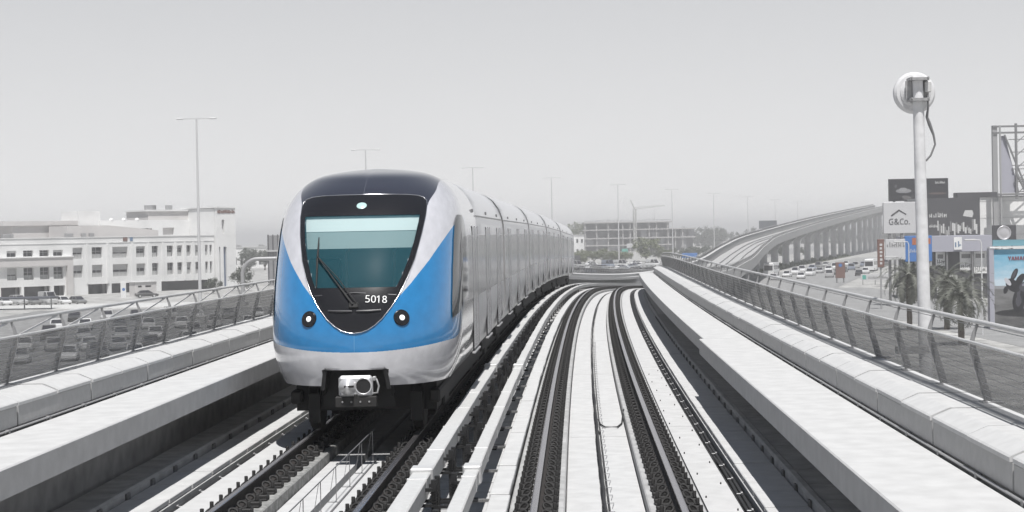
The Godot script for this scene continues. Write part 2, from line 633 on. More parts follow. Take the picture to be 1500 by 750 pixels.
func build_rails() -> void:
	var s := S()
	cbox(s, Vector3(0, -0.187, 0), Vector3(0.46, 0.026, 0.20), 0.006)
	for sg in [-1.0, 1.0]:
		cbox(s, Vector3(0.155 * sg, -0.158, 0), Vector3(0.16, 0.05, 0.15), 0.012)
		cbox(s, Vector3(0.195 * sg, -0.125, 0.0), Vector3(0.06, 0.03, 0.08), 0.008)
		torus(s, Vector3(0.125 * sg, -0.10, 0), 0.050, 0.015, Basis(Vector3(0, 0, 1), -0.45 * sg) * Basis(Vector3.RIGHT, 0.55))
		s.set_smooth_group(0)
		lathe(s, [Vector2(0.0, 0.045), Vector2(0.02, 0.045), Vector2(0.022, 0.04), Vector2(0.022, -0.02)], Vector3(0.20 * sg, -0.10, 0.03), 7)
		s.set_smooth_group(-1)
	var fast := fin(s)
	var idx := 0
	var labels := [
		["running_rail", "left rail of the empty track with closely spaced dark clips", 0.0 - 0.75, 62.0, 150.0],
		["running_rail", "right rail of the empty track with closely spaced dark clips", 0.75, 62.0, 150.0],
		["running_rail", "rail under the left wheels of the blue train", -TS - 0.75, 28.0, 108.0],
		["running_rail", "rail under the right wheels of the blue train", -TS + 0.75, 28.0, 108.0]]
	for L in labels:
		var o: float = L[2]
		var t := thing(L[0], L[1], "rail", P(20, o, -0.2))
		var prof := [Vector2(-0.07, -0.172), Vector2(0.07, -0.172), Vector2(0.07, -0.160), Vector2(0.012, -0.135), Vector2(0.010, -0.05), Vector2(0.034, -0.038), Vector2(0.036, -0.012), Vector2(-0.036, -0.012), Vector2(-0.034, -0.038), Vector2(-0.010, -0.05), Vector2(-0.012, -0.135), Vector2(-0.07, -0.160)]
		var q := []
		for p in prof:
			q.append(p + Vector2(o, 0))
		s = S()
		sweep(s, q, -8, 200, 2.5)
		wpart(t, "rail_body", fin(s), M.rail_rust)
		s = S()
		sweep(s, [Vector2(o - 0.036, -0.012), Vector2(o + 0.036, -0.012), Vector2(o + 0.034, -0.004), Vector2(o + 0.022, 0.0), Vector2(o - 0.022, 0.0), Vector2(o - 0.034, -0.004)], -8, 200, 2.5)
		wpart(t, "running_surface", fin(s), M.rail_steel)
		var d := 9.0 + 0.21 * idx
		while d < L[3]:
			wpart(t, "rail_clip", fast, M.iron if o > -2.0 else M.iron, F(d, o, 0))
			d += 0.5
		var mm := MultiMesh.new()
		mm.transform_format = MultiMesh.TRANSFORM_3D
		mm.mesh = fast
		var n := int((L[4] - d) / 0.5)
		mm.instance_count = n
		for i in n:
			var x := F(d + 0.5 * i, o, 0)
			x.origin -= t.position
			mm.set_instance_transform(i, x)
		var mi := MultiMeshInstance3D.new()
		mi.name = "distant_clips"
		mi.multimesh = mm
		mi.material_override = M.iron
		mi.set_meta("kind", "stuff")
		t.add_child(mi)
		idx += 1

func build_conductor_rails() -> void:
	var specs := [
		["conductor_rail", "tall white conductor rail cover beside the train's track", -1.96, 0.20, 0.05, 0.25, -1.775, 1.0],
		["conductor_rail", "narrow white conductor rail cover beside the empty track", -1.455, 0.155, 0.04, 0.205, -1.60, -1.0]]
	for L in specs:
		var o: float = L[2]
		var t := thing(L[0], L[1], "conductor rail", P(20, o, -0.42))
		var s := S()
		var ht: float = L[5] - L[4]
		cbox(s, Vector3(0, (L[5] + L[4]) / 2, 0), Vector3(L[3], ht, 2.488), 0.012)
		var cover := fin(s)
		s = S()
		cbox(s, Vector3(0, L[4] + ht / 2, 0), Vector3(L[3] + 0.010, ht + 0.010, 0.07), 0.004)
		var strap := fin(s)
		s = S()
		cbox(s, Vector3(0, L[4] + ht / 2 + 0.02, 0), Vector3(L[3] + 0.045, ht + 0.04, 0.30), 0.015)
		var splice := fin(s)
		# support: post, arms, ribbed insulator
		s = S()
		var po: float = L[6] - o
		box(s, Vector3(po, -0.07, 0), Vector3(0.055, 0.66, 0.07))
		cbox(s, Vector3(po, -0.40, 0), Vector3(0.2, 0.03, 0.2), 0.005)
		box(s, Vector3(po / 2, 0.16, 0.03), Vector3(absf(po), 0.035, 0.04))
		box(s, Vector3(po / 2, 0.0, 0.03), Vector3(absf(po), 0.03, 0.05))
		box(s, Vector3(po + 0.07 * L[7], -0.02, 0.0), Vector3(0.16, 0.03, 0.035))
		var post := fin(s)
		s = S(true)
		var pr := []
		for i in 5:
			pr.append(Vector2(0.026, 0.03 * i))
			pr.append(Vector2(0.045, 0.03 * i + 0.012))
		lathe(s, pr, Vector3(po, 0.02, 0), 10)
		var ins := fin(s)
		var d := 9.45 if L[7] > 0 else 9.95
		var k := 0
		while d < 120.0:
			wpart(t, "rail_cover", cover, M.grp_white, F(d, o, 0.004 * (k % 3 - 1)))
			if d < 70.0:
				wpart(t, "joint_strap", strap, M.galv_light, F(d + 1.25, o, 0))
				if k == 3 or k == 9:
					wpart(t, "splice_cover", splice, M.galv_light, F(d + 1.9, o, 0))
			if d < 100.0:
				var sup := wpart(t, "support_bracket", post, M.black, F(d + 1.1, o, 0))
				part(sup, "insulator", ins, M.iron)
				if L[7] > 0:
					wpart(t, "support_bracket", post, M.black, F(d + 1.55, o, -0.02))
			d += 2.5
			k += 1
		s = S()
		sweep(s, rect(o - L[3] / 2, o + L[3] / 2, L[4], L[5]), d - 1.25, 200, 2.5)
		wpart(t, "cover_run", fin(s), M.grp_white)
		s = S()
		sweep(s, rect(o - 0.035, o + 0.035, L[4] - 0.06, L[4] + 0.02), -6, 200, 2.5)
		wpart(t, "contact_bar", fin(s), M.iron_worn)
	# lidded concrete cable duct right of the conductor rails
	var c := thing("cable_duct", "low pale concrete cable duct with lids beside the empty track", "cable duct", P(20, -1.15, -0.45))
	var s := S()
	sweep(s, rect(-1.245, -1.065, -0.5, -0.14), -8, 200, 2.5)
	wpart(c, "duct_wall", fin(s), M.concrete_stained)
	s = S()
	cbox(s, Vector3.ZERO, Vector3(0.215, 0.07, 1.18), 0.008)
	var lid := fin(s)
	s = S()
	bar(s, Vector3(-0.32, -0.03, 0), Vector3(0.1, -0.03, 0), 0.05, 0.03)
	var stay := fin(s)
	var d := 9.0
	rng.seed = 12
	var k := 0
	while d < 64.0:
		wpart(c, "duct_lid", lid, M.concrete_clean, F(d, -1.155 + rng.randf_range(-0.008, 0.008), -0.102 + rng.randf_range(-0.004, 0.012)))
		if k % 2 == 0:
			wpart(c, "duct_stay", stay, M.concrete_dark, F(d + 0.6, -1.155, -0.10))
		d += 1.2
		k += 1
	s = S()
	sweep(s, rect(-1.26, -1.05, -0.138, -0.07), d - 0.6, 200, 2.5)
	wpart(c, "lid_run", fin(s), M.concrete_clean)
	# floor tiles in the gap between the two conductor rails and the duct
	var g := thing("gap_paving", "pale concrete tiles on the floor between the two tracks", "paving", P(20, -1.6, -0.45))
	var tl := S()
	cbox(tl, Vector3.ZERO, Vector3(0.40, 0.05, 0.78), 0.006)
	var tile := fin(tl)
	d = 9.0
	while d < 64.0:
		wpart(g, "tile", tile, M.concrete_clean, F(d, -1.48, -0.43 + rng.randf_range(-0.008, 0.008)))
		wpart(g, "tile", tile, M.concrete, F(d + 0.3, -1.93, -0.43 + rng.randf_range(-0.008, 0.008)))
		d += 0.82
	# dark cable bundle in the slot right of the empty track, and its twin beyond the train's track
	for sg in [1.0, -1.0]:
		var cb := thing("cable_bundle", "black cables clipped in the slot right of the empty track" if sg > 0 else "black cables clipped in the slot left of the train's track", "cables", P(20, 1.54 if sg > 0 else -TS - 1.54, -0.4))
		for j in 3:
			s = S()
			var pts := []
			d = 6.0
			while d < (100.0 if sg > 0 else 30.0):
				pts.append(P(d, (1 if sg > 0 else -1) * (1.49 + 0.05 * j) - (0.0 if sg > 0 else TS) + rng.randf_range(-0.006, 0.006), -0.31 + rng.randf_range(-0.01, 0.01)))
				d += 0.9
			tube(s, pts, 0.024, 6)
			wpart(cb, "cable", fin(s), M.cable)
		s = S()
		sweep(s, side(rect(1.435, 1.643, -0.5, -0.36), sg), -8, 150, 2.5)
		wpart(cb, "slot_bed", fin(s), M.black)
		s = S()
		cbox(s, Vector3(0, 0, 0), Vector3(0.06, 0.014, 0.03), 0.004)
		cbox(s, Vector3(0.03 * sg, 0.012, 0), Vector3(0.025, 0.02, 0.05), 0.004)
		var cleat := fin(s)
		d = 8.0
		while d < (55.0 if sg > 0 else 30.0):
			wpart(cb, "cleat", cleat, M.galv, F(d, 1.54 if sg > 0 else -TS - 1.54, -0.275))
			d += 1.24 if sg > 0 else 1.2
		# anchor bolts on the slab next to the slot
	# centre cable of the empty track with its clips
	var cc := thing("centre_cable", "dark cable clipped along the middle of the empty track", "cable", P(20, 0.0, -0.36))
	s = S()
	var pts2 := []
	d = 6.0
	while d < 100.0:
		pts2.append(P(d, 0.0 + rng.randf_range(-0.008, 0.008), -0.33))
		d += 0.8
	tube(s, pts2, 0.018, 6)
	wpart(cc, "cable", fin(s), M.cable)
	s = S()
	bar(s, Vector3(-0.02, 0, 0), Vector3(0.07, 0, 0.0), 0.007)
	bar(s, Vector3(0.07, 0, 0.0), Vector3(0.045, 0, 0.34), 0.006)
	var cl := fin(s)
	d = 9.0
	while d < 50.0:
		wpart(cc, "clip", cl, M.galv, F(d, 0.03, -0.325))
		d += 0.62
	# loop of cable crossing the slab
	s = S()
	tube(s, [P(29.2, 0.03, -0.32), P(28.4, 0.06, -0.315), P(28.0, 0.13, -0.315), P(28.0, 0.32, -0.315), P(28.5, 0.40, -0.315), P(29.2, 0.435, -0.25), P(29.5, 0.46, -0.19)], 0.012, 6)
	wpart(cc, "cable_loop", fin(s), M.cable)
	# little anchor bolts right of the empty track
	var bo := S()
	lathe(bo, [Vector2(0.0, 0.03), Vector2(0.009, 0.02), Vector2(0.009, 0.0)], Vector3.ZERO, 6)
	var bm := fin(bo)
	var bt := thing("anchor_bolts", "scattered small anchor bolts on the slab right of the empty track", "bolts", P(20, 1.3, -0.205))
	rng.seed = 31
	for i in 26:
		wpart(bt, "anchor_bolt", bm, M.iron, F(14.0 + 0.95 * i + rng.randf_range(-0.1, 0.1), [1.13, 1.37][i % 2] + rng.randf_range(-0.03, 0.03), -0.207))
	# wire guard on little trestles in the middle of the train's track
	var wg := thing("wire_guard", "thin steel handrail on little trestles before the train", "handrail", P(20, -TS + 0.16, -0.34))
	s = S()
	bar(s, P(15.0, -TS + 0.16, 0.08), P(24.6, -TS + 0.16, 0.08), 0.010)
	wpart(wg, "top_bar", fin(s), M.galv_dark)
	s = S()
	tube(s, [P(15.0, -TS + 0.2, -0.33), P(24.6, -TS + 0.2, -0.33)], 0.012, 6)
	wpart(wg, "ground_wire", fin(s), M.galv_dark)
	s = S()
	bar(s, Vector3(0, 0, 0), Vector3(0, 0.42, 0), 0.009)
	bar(s, Vector3(-0.09, 0, 0), Vector3(-0.02, 0.40, 0), 0.006)
	bar(s, Vector3(-0.10, 0.004, 0), Vector3(0.02, 0.004, 0), 0.008)
	var leg := fin(s)
	for i in 8:
		wpart(wg, "trestle", leg, M.galv_dark, F(15.6 + 1.25 * i, -TS + 0.16, -0.34))

func build_antenna() -> void:
	var base := P(19.6, 3.545, 0.4)
	var a := thing("antenna_mast", "white radio antenna mast with round dish beyond the right fence", "antenna mast", base)
	var lean := Vector3(-0.012, 1, 0).normalized()
	var s := S()
	s.set_smooth_group(0)
	var top := lean * 3.95
	tube(s, [Vector3.ZERO, lean * 1.5, top], [0.074, 0.069, 0.058], 24)
	part(a, "pole", fin(s), M.mast_white)
	var b := Basis(Vector3.RIGHT, deg_to_rad(90))         # dish axis along z, hollow side away
	var c := top + Vector3(0.0, -0.12, -0.10)
	s = S()
	lathe(s, [Vector2(0.0, 0.02), Vector2(0.13, 0.02), Vector2(0.165, 0.0), Vector2(0.17, -0.012), Vector2(0.205, -0.02), Vector2(0.228, -0.05), Vector2(0.232, -0.09), Vector2(0.225, -0.13), Vector2(0.18, -0.16), Vector2(0.0, -0.17)], c, 64, b)
	part(a, "dish", fin(s), M.mast_white)
	s = S()
	for y in [0.135, -0.09]:
		box(s, c + Vector3(0, y, 0.11), Vector3(0.21, 0.03, 0.20))
		for x in [-0.09, 0.09]:
			tube(s, [c + Vector3(x, y + 0.012, 0.0), c + Vector3(x, y + 0.012, 0.23)], 0.01, 6)
	box(s, c + Vector3(0, 0.022, 0.062), Vector3(0.25, 0.20, 0.03))
	part(a, "clamp", fin(s), M.galv)
	s = S()
	cbox(s, c + Vector3(0.105, 0.05, 0.10), Vector3(0.07, 0.12, 0.09), 0.01)
	part(a, "junction_box", fin(s), M.grp_white)
	s = S()
	tube(s, [c + Vector3(0.10, -0.03, 0.12), c + Vector3(0.105, -0.16, 0.13), c + Vector3(0.09, -0.28, 0.12), c + Vector3(0.12, -0.36, 0.11), c + Vector3(0.165, -0.48, 0.10), c + Vector3(0.18, -0.58, 0.10), c + Vector3(0.13, -0.70, 0.10), c + Vector3(0.075, -0.76, 0.10)], [0.011, 0.011, 0.016, 0.02, 0.013, 0.011, 0.011, 0.011], 8)
	part(a, "cable", fin(s), M.galv_dark)
	s = S()
	for y in [0.55, 1.0]:
		box(s, Vector3(-0.16, y, 0), Vector3(0.34, 0.08, 0.14))
	part(a, "wall_bracket", fin(s), M.galv)

# ---------------------------------------------------------------- train
const NOSE_D := 23.8
const NOSE_N := 2.5
var LIV_P := [[0.74, 0.09], [0.90, 0.03], [1.2, 0.0], [1.5, 0.03], [1.9, 0.16], [2.3, 0.38], [2.7, 0.68], [3.1, 1.06], [3.35, 1.38], [3.55, 1.78], [3.68, 2.2], [3.79, 3.2]]

func lerp_table(t: Array, y: float) -> float:
	if y <= t[0][0]:
		return t[0][1]
	for i in t.size() - 1:
		if y <= t[i + 1][0]:
			var u: float = (y - t[i][0]) / (t[i + 1][0] - t[i][0])
			var a: float = t[max(i - 1, 0)][1]
			var ya: float = t[max(i - 1, 0)][0]
			var z: float = t[min(i + 2, t.size() - 1)][1]
			var yz: float = t[min(i + 2, t.size() - 1)][0]
			var w: float = t[i + 1][0] - t[i][0]
			var m0: float = (t[i + 1][1] - a) / maxf(t[i + 1][0] - ya, 1e-4) * w
			var m1: float = (z - t[i][1]) / maxf(yz - t[i][0], 1e-4) * w
			var u2 := u * u
			var u3 := u2 * u
			return (2 * u3 - 3 * u2 + 1) * t[i][1] + (u3 - 2 * u2 + u) * m0 + (-2 * u3 + 3 * u2) * t[i + 1][1] + (u3 - u2) * m1
	return t[-1][1]

func half_w(y: float) -> float:
	if y > 2.6:
		return 1.34 * pow(maxf(0.0, 1.0 - pow((y - 2.6) / 1.19, 3.0)), 1.0 / 3.0)
	if y < 1.4:
		return 1.34 - 0.14 * pow((1.4 - y) / 0.62, 2.0)
	return 1.34

func nose_L(y: float) -> float:
	return 1.55 * half_w(y) / 1.34 + 0.25

# a in 0..1 runs round the front from the middle, 1..2 back along the side; gives (x, t)
func nose_xt(y: float, a: float) -> Vector2:
	var w := half_w(y)
	var p := lerp_table(LIV_P, y)
	var L := nose_L(y)
	if a <= 1.0:
		var f := a * PI / 2
		return Vector2(w * pow(sin(f), 2.0 / NOSE_N), p + L * (1.0 - pow(maxf(cos(f), 0.0), 2.0 / NOSE_N)))
	return Vector2(w, lerpf(p + L, 6.0, a - 1.0))

func train_pt(x: float, y: float, t: float) -> Vector3:
	return P(NOSE_D + t, -TS + x, y)

func nose_at(y: float, x: float, lift := 0.0) -> Vector3:
	var w := half_w(y)
	var f := asin(pow(clampf(absf(x) / w, 0.0, 0.9999), NOSE_N / 2.0))
	var t := lerp_table(LIV_P, y) + nose_L(y) * (1.0 - pow(cos(f), 2.0 / NOSE_N))
	return train_pt(x, y, t - lift)

func side_at(y: float, t: float, sg: float, lift := 0.0) -> Vector3:
	var w := half_w(y)
	var p := lerp_table(LIV_P, y)
	var L := nose_L(y)
	var x := w
	if t < p + L:
		x = w * pow(maxf(0.0, 1.0 - pow((L - (t - p)) / L, NOSE_N)), 1.0 / NOSE_N)
	return train_pt((x + lift) * sg, y, t - lift)

func row_at(rows: Array, y: float, k: int) -> float:
	if y <= rows[0][0]:
		return rows[0][k]
	for i in rows.size() - 1:
		if y <= rows[i + 1][0]:
			return lerpf(rows[i][k], rows[i + 1][k], (y - rows[i][0]) / (rows[i + 1][0] - rows[i][0]))
	return rows[-1][k]

# sheet lying on the nose between x0(y) and x1(y)
func nose_sheet(s: SurfaceTool, y0: float, y1: float, f0: Callable, f1: Callable, lift: float, ny := 20, nx := 12) -> void:
	var last := []
	for i in ny + 1:
		var y := lerpf(y0, y1, float(i) / ny)
		var a: float = f0.call(y)
		var b: float = f1.call(y)
		var row := []
		for j in nx + 1:
			row.append(nose_at(y, lerpf(a, b, float(j) / nx), lift))
		if i > 0:
			for j in nx:
				quad(s, last[j], row[j], row[j + 1], last[j + 1])
		last = row

var MASK := [[1.46, 0.0], [1.472, 0.10], [1.50, 0.18], [1.56, 0.275], [1.65, 0.375], [1.8, 0.495], [1.98, 0.605], [2.2, 0.70], [2.44, 0.785], [2.8, 0.86], [3.05, 0.895], [3.2, 0.90], [3.27, 0.885], [3.315, 0.84], [3.34, 0.76], [3.355, 0.60]]
var GLASS := [[2.07, 0.555], [2.2, 0.615], [2.44, 0.70], [2.7, 0.765], [2.95, 0.805], [3.06, 0.815]]

func livery() -> ImageTexture:
	var W := 1024
	var H := 768
	var by := PackedByteArray()
	by.resize(W * H * 3)
	var silver := Color(0.63, 0.63, 0.655).linear_to_srgb()
	var white := Color(0.58, 0.58, 0.615).linear_to_srgb()
	var blue := Color(0.023, 0.205, 0.465).linear_to_srgb()
	var navy := Color(0.034, 0.036, 0.05).linear_to_srgb()
	var n := FastNoiseLite.new()
	n.seed = 4
	n.frequency = 0.02
	var band := [[0.0, 1.95], [0.605, 1.95], [0.75, 2.12], [0.97, 2.42], [1.15, 2.72], [1.28, 2.95], [1.36, 3.12]]
	for j in H:
		var y := lerpf(3.79, 0.74, (j + 0.5) / H)
		var w := half_w(y)
		var p := lerp_table(LIV_P, y)
		var L := nose_L(y)
		for i in W:
			var a := 2.0 * (i + 0.5) / W
			var x := w
			var t := 0.0
			if a <= 1.0:
				var f := a * PI / 2
				x = w * pow(sin(f), 0.8)
				t = p + L * (1.0 - pow(cos(f), 0.8))
			else:
				t = lerpf(p + L, 6.0, a - 1.0)
			var yb := 1.20 + 0.10 * pow(x / 1.2, 2.0) + 0.62 * smoothstep(1.0, 3.4, t)
			var yu := lerp_lin(band, x)
			var c := white
			if y < yb:
				c = silver
			elif y < yu and t < 3.15:
				c = blue
			if y > 3.2 and x < 0.91 + 0.08 * smoothstep(3.2, 3.45, y) and t < 4.6:
				c = navy
			var g := 1.0 + 0.05 * n.get_noise_2d(i, j)
			var q := (j * W + i) * 3
			by[q] = clampi(int(c.r * g * 255), 0, 255)
			by[q + 1] = clampi(int(c.g * g * 255), 0, 255)
			by[q + 2] = clampi(int(c.b * g * 255), 0, 255)
	return ImageTexture.create_from_image(Image.create_from_data(W, H, false, Image.FORMAT_RGB8, by))

func lerp_lin(t: Array, x: float) -> float:
	for i in t.size() - 1:
		if x <= t[i + 1][0]:
			return lerpf(t[i][1], t[i + 1][1], (x - t[i][0]) / (t[i + 1][0] - t[i][0]))
	return t[-1][1]

func build_train() -> void:
	var tr := thing("metro_train", "blue and silver driverless metro train coming along the left track", "train", P(NOSE_D, -TS, 0))
	var paint := StandardMaterial3D.new()
	paint.albedo_texture = livery()
	paint.roughness = 0.24
	paint.metallic = 0.15
	paint.clearcoat_enabled = true
	paint.clearcoat = 1.0
	paint.clearcoat_roughness = 0.05
	# nose shell with the windscreen opening left out
	var ys := []
	var y := 0.74
	while y < 3.5:
		ys.append(y)
		y += 0.045
	for k in 12:
		ys.append(lerpf(3.5, 3.788, sin(PI / 2 * (k + 1) / 12.0)))
	var na := 56
	var s := S(true)
	for sg in [1.0, -1.0]:
		for i in ys.size() - 1:
			for j in na:
				var c := []
				for q in [[i, j], [i, j + 1], [i + 1, j + 1], [i + 1, j]]:
					var a: float = 2.0 * q[1] / na
					var xt := nose_xt(ys[q[0]], a)
					c.append([train_pt(xt.x * sg, ys[q[0]], xt.y), Vector2(a / 2.0, (3.79 - ys[q[0]]) / (3.79 - 0.74)), xt.x])
				var ym: float = (ys[i] + ys[i + 1]) / 2
				var xm: float = (c[0][2] + c[1][2] + c[2][2] + c[3][2]) / 4
				if ym > 2.05 and ym < 3.08 and xm < row_at(GLASS, ym, 1) + 0.02 and j < na / 2:
					continue
				# pocket for the coupler
				if ym < 0.98 and xm < 0.42 and j < na / 2:
					continue
				var order := [0, 3, 2, 0, 2, 1] if sg > 0 else [0, 1, 2, 0, 2, 3]
				for q in order:
					s.set_uv(c[q][1])
					s.add_vertex(c[q][0])
	var wn := wpart(tr, "nose_shell", fin(s), paint)
	# black mask round the windscreen
	s = S(true)
	var mk_ := func(v): return row_at(MASK, v, 1)
	var gl := func(v): return row_at(GLASS, v, 1)
	nose_sheet(s, 1.46, 2.07, func(v): return -mk_.call(v), mk_, 0.012, 30, 24)
	nose_sheet(s, 2.07, 3.06, func(v): return -mk_.call(v), func(v): return -gl.call(v), 0.012, 30, 5)
	nose_sheet(s, 2.07, 3.06, gl, mk_, 0.012, 30, 5)
	nose_sheet(s, 3.06, 3.355, func(v): return -mk_.call(v), mk_, 0.012, 16, 24)
	wpart(tr, "windscreen_mask", fin(s), M.mask_black)
	# bright trim line round the mask
	for sg in [-1.0, 1.0]:
		s = S()
		var pts := []
		for r in MASK:
			pts.append(nose_at(r[0], r[1] * sg, 0.016))
		pts.append(nose_at(3.36, 0.3 * sg, 0.016))
		pts.append(nose_at(3.362, 0.0, 0.016))
		tube(s, pts, 0.0055, 6)
		wpart(tr, "trim_line", fin(s), M.chrome)
	s = S(true)
	nose_sheet(s, 2.065, 3.065, func(v): return -gl.call(v) - 0.008, func(v): return gl.call(v) + 0.008, 0.004, 26, 26)
	var ws := wpart(tr, "windscreen", fin(s), M.train_glass)
	# added pale bands behind the glass, imitating the glare at its top
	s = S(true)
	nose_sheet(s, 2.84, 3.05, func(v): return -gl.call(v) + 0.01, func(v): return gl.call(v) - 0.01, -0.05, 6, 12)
	wpart(tr, "painted_glare", fin(s), M.blind)
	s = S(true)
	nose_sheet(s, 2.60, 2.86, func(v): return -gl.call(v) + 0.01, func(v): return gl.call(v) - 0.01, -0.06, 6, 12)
	wpart(tr, "painted_glare_lower", fin(s), M.glare_thin)  # half-clear band, lets the painted glare fade downwards
	# cab interior
	s = S()
	var bk := 4.2
	var inn := func(x, yy, t): return train_pt(x, yy, t)
	quad(s, inn.call(-1.25, 0.9, bk), inn.call(1.25, 0.9, bk), inn.call(1.25, 3.2, bk), inn.call(-1.25, 3.2, bk))
	quad(s, inn.call(-0.6, 3.16, 1.35), inn.call(0.6, 3.16, 1.35), inn.call(0.85, 3.16, bk), inn.call(-0.85, 3.16, bk))
	wpart(tr, "saloon_lining", fin(s), M.saloon)
	s = S()
	quad(s, inn.call(-1.2, 1.6, 0.9), inn.call(1.2, 1.6, 0.9), inn.call(1.2, 1.55, bk), inn.call(-1.2, 1.55, bk))
	box(s, inn.call(0, 1.88, 0.75), Vector3(1.5, 0.25, 0.45))
	wpart(tr, "dashboard", fin(s), M.saloon_dark)
	for x in [0.30, -0.42]:
		s = S()
		tube(s, [inn.call(x, 1.6, 2.6), inn.call(x, 2.5, 2.6), inn.call(x + 0.15, 2.9, 2.8), inn.call(x + 0.3, 3.15, 3.0)], 0.025, 8)
		wpart(tr, "grab_pole", fin(s), M.grp_white)
	for x in [-0.8, 0.8]:
		s = S()
		cbox(s, inn.call(x, 2.0, 3.0), Vector3(0.5, 0.9, 0.15), 0.04)
		cbox(s, inn.call(x, 1.75, 2.7), Vector3(0.5, 0.12, 0.6), 0.04)
		wpart(tr, "seat", fin(s), M.saloon_dark)
	# round marker lamp above the glass
	var nf := func(yy, x):
		var e := 0.02
		var n: Vector3 = (nose_at(yy + e, x) - nose_at(yy - e, x)).cross(nose_at(yy, x + e) - nose_at(yy, x - e)).normalized()
		if n.z < 0.0:
			n = -n
		var upv: Vector3 = (nose_at(yy + e, x) - nose_at(yy - e, x)).normalized()
		return Transform3D(Basis(upv.cross(n).normalized(), upv, n), nose_at(yy, x, 0.014))
	s = S(true)
	lathe(s, [Vector2(0, 0.012), Vector2(0.05, 0.010), Vector2(0.072, 0.0)], Vector3.ZERO, 20, Basis(Vector3.RIGHT, PI / 2))
	wpart(tr, "marker_lamp", fin(s), M.marker, nf.call(3.20, 0.0))
	# headlights
	for x in [-0.635, 0.635]:
		var xf: Transform3D = nf.call(1.655, x)
		s = S(true)
		lathe(s, [Vector2(0.0, 0.004), Vector2(0.085, 0.008), Vector2(0.104, 0.010), Vector2(0.112, 0.002), Vector2(0.115, -0.03)], Vector3.ZERO, 28, Basis(Vector3.RIGHT, PI / 2))
		var hl := wpart(tr, "headlight", fin(s), M.mask_black, xf)
		s = S(true)
		lathe(s, [Vector2(0.0, 0.028), Vector2(0.022, 0.024), Vector2(0.036, 0.012), Vector2(0.04, 0.0)], Vector3(0.004, -0.002, 0), 18, Basis(Vector3.RIGHT, PI / 2))
		part(hl, "lens", fin(s), M.lamp_lens)
	# fleet number
	var tm := TextMesh.new()
	tm.text = "5018"
	var fo := SystemFont.new()
	fo.font_names = PackedStringArray(["Droid Sans"])
	tm.font = fo
	tm.font_size = 32
	tm.pixel_size = 0.0043
	tm.depth = 0.006
	var nx: Transform3D = nf.call(1.905, 0.29)
	nx.origin += nx.basis.z * 0.005
	wpart(tr, "fleet_number", tm, M.letter_white, nx)
	# air grille ridge and wiper
	s = S()
	for sg in [-1.0, 1.0]:
		tube(s, [nose_at(1.755, 0.03 * sg, 0.02), nose_at(1.755, 0.2 * sg, 0.025), nose_at(1.765, 0.36 * sg, 0.02)], [0.014, 0.018, 0.012], 8)
	wpart(tr, "wash_bar", fin(s), M.wiper_grey)
	s = S()
	tube(s, [nose_at(1.96, -0.56, 0.02), nose_at(2.0, 0.0, 0.02), nose_at(1.96, 0.56, 0.02)], 0.012, 6)
	wpart(tr, "windscreen_sill", fin(s), M.wiper_grey)
	s = S()
	var piv := nose_at(1.85, -0.02, 0.05)
	var tip := nose_at(2.50, -0.55, 0.07)
	tube(s, [piv, piv.lerp(tip, 0.5) + Vector3(0, 0, 0.04), tip], [0.018, 0.010, 0.008], 6)
	tube(s, [piv + Vector3(0.04, 0.03, 0), (piv + Vector3(0.04, 0.03, 0)).lerp(tip, 0.5) + Vector3(0.02, 0.02, 0.04), tip + Vector3(0.02, -0.02, 0)], 0.007, 6)
	var wa := wpart(tr, "wiper_arm", fin(s), M.black)
	s = S()
	tube(s, [nose_at(2.08, -0.54, 0.03), nose_at(2.45, -0.55, 0.045), nose_at(2.76, -0.56, 0.03)], [0.010, 0.016, 0.008], 6)
	wpart(tr, "wiper_blade", fin(s), M.black)
	s = S()
	cbox(s, Vector3.ZERO, Vector3(0.14, 0.09, 0.05), 0.015)
	wpart(tr, "wiper_motor", fin(s), M.black, nf.call(1.83, -0.01))
	# quarter windows on both cheeks
	var rows := [[1.60, 1.02, 1.05], [1.70, 1.03, 1.7], [1.80, 1.06, 2.5], [1.90, 1.10, 2.95], [2.3, 1.32, 2.98], [2.7, 1.62, 2.98], [2.95, 1.88, 2.9], [3.06, 2.15, 2.6]]
	for sg in [1.0, -1.0]:
		s = S(true)
		var last := []
		for i in 25:
			var yy := lerpf(1.60, 3.06, i / 24.0)
			var row := []
			for j in 11:
				row.append(side_at(yy, lerpf(row_at(rows, yy, 1), row_at(rows, yy, 2), j / 10.0), sg, 0.010))
			if i > 0:
				for j in 10:
					quad(s, last[j], row[j], row[j + 1], last[j + 1])
			last = row
		wpart(tr, "quarter_window", fin(s), M.side_glass)
	# coupler pocket and coupler
	s = S()
	var pk := func(x, yy, t): return train_pt(x, yy, t)
	prism(s, [Vector2(-0.50, 0.40), Vector2(0.50, 0.40), Vector2(0.40, 1.00), Vector2(-0.40, 1.00)], -0.72, -0.65, Transform3D(Basis(), pk.call(0, 0, 0)))
	for sg in [-1.0, 1.0]:
		bar(s, pk.call(0.41 * sg, 0.97, 0.06), pk.call(0.45 * sg, 0.70, 0.10), 0.05)
		quad(s, pk.call(0.40 * sg, 1.0, 0.03), pk.call(0.47 * sg, 0.6, 0.2), pk.call(0.47 * sg, 0.6, 0.7), pk.call(0.40 * sg, 1.0, 0.7))
	quad(s, pk.call(-0.42, 0.985, 0.02), pk.call(0.42, 0.985, 0.02), pk.call(0.42, 0.985, 0.7), pk.call(-0.42, 0.985, 0.7))
	wpart(tr, "coupler_pocket", fin(s), M.black)
	var cx := pk.call(0.02, 0.75, -0.05)
	s = S()
	cbox(s, Vector3(0, 0, 0.0), Vector3(0.46, 0.29, 0.12), 0.035)
	s.set_smooth_group(0)
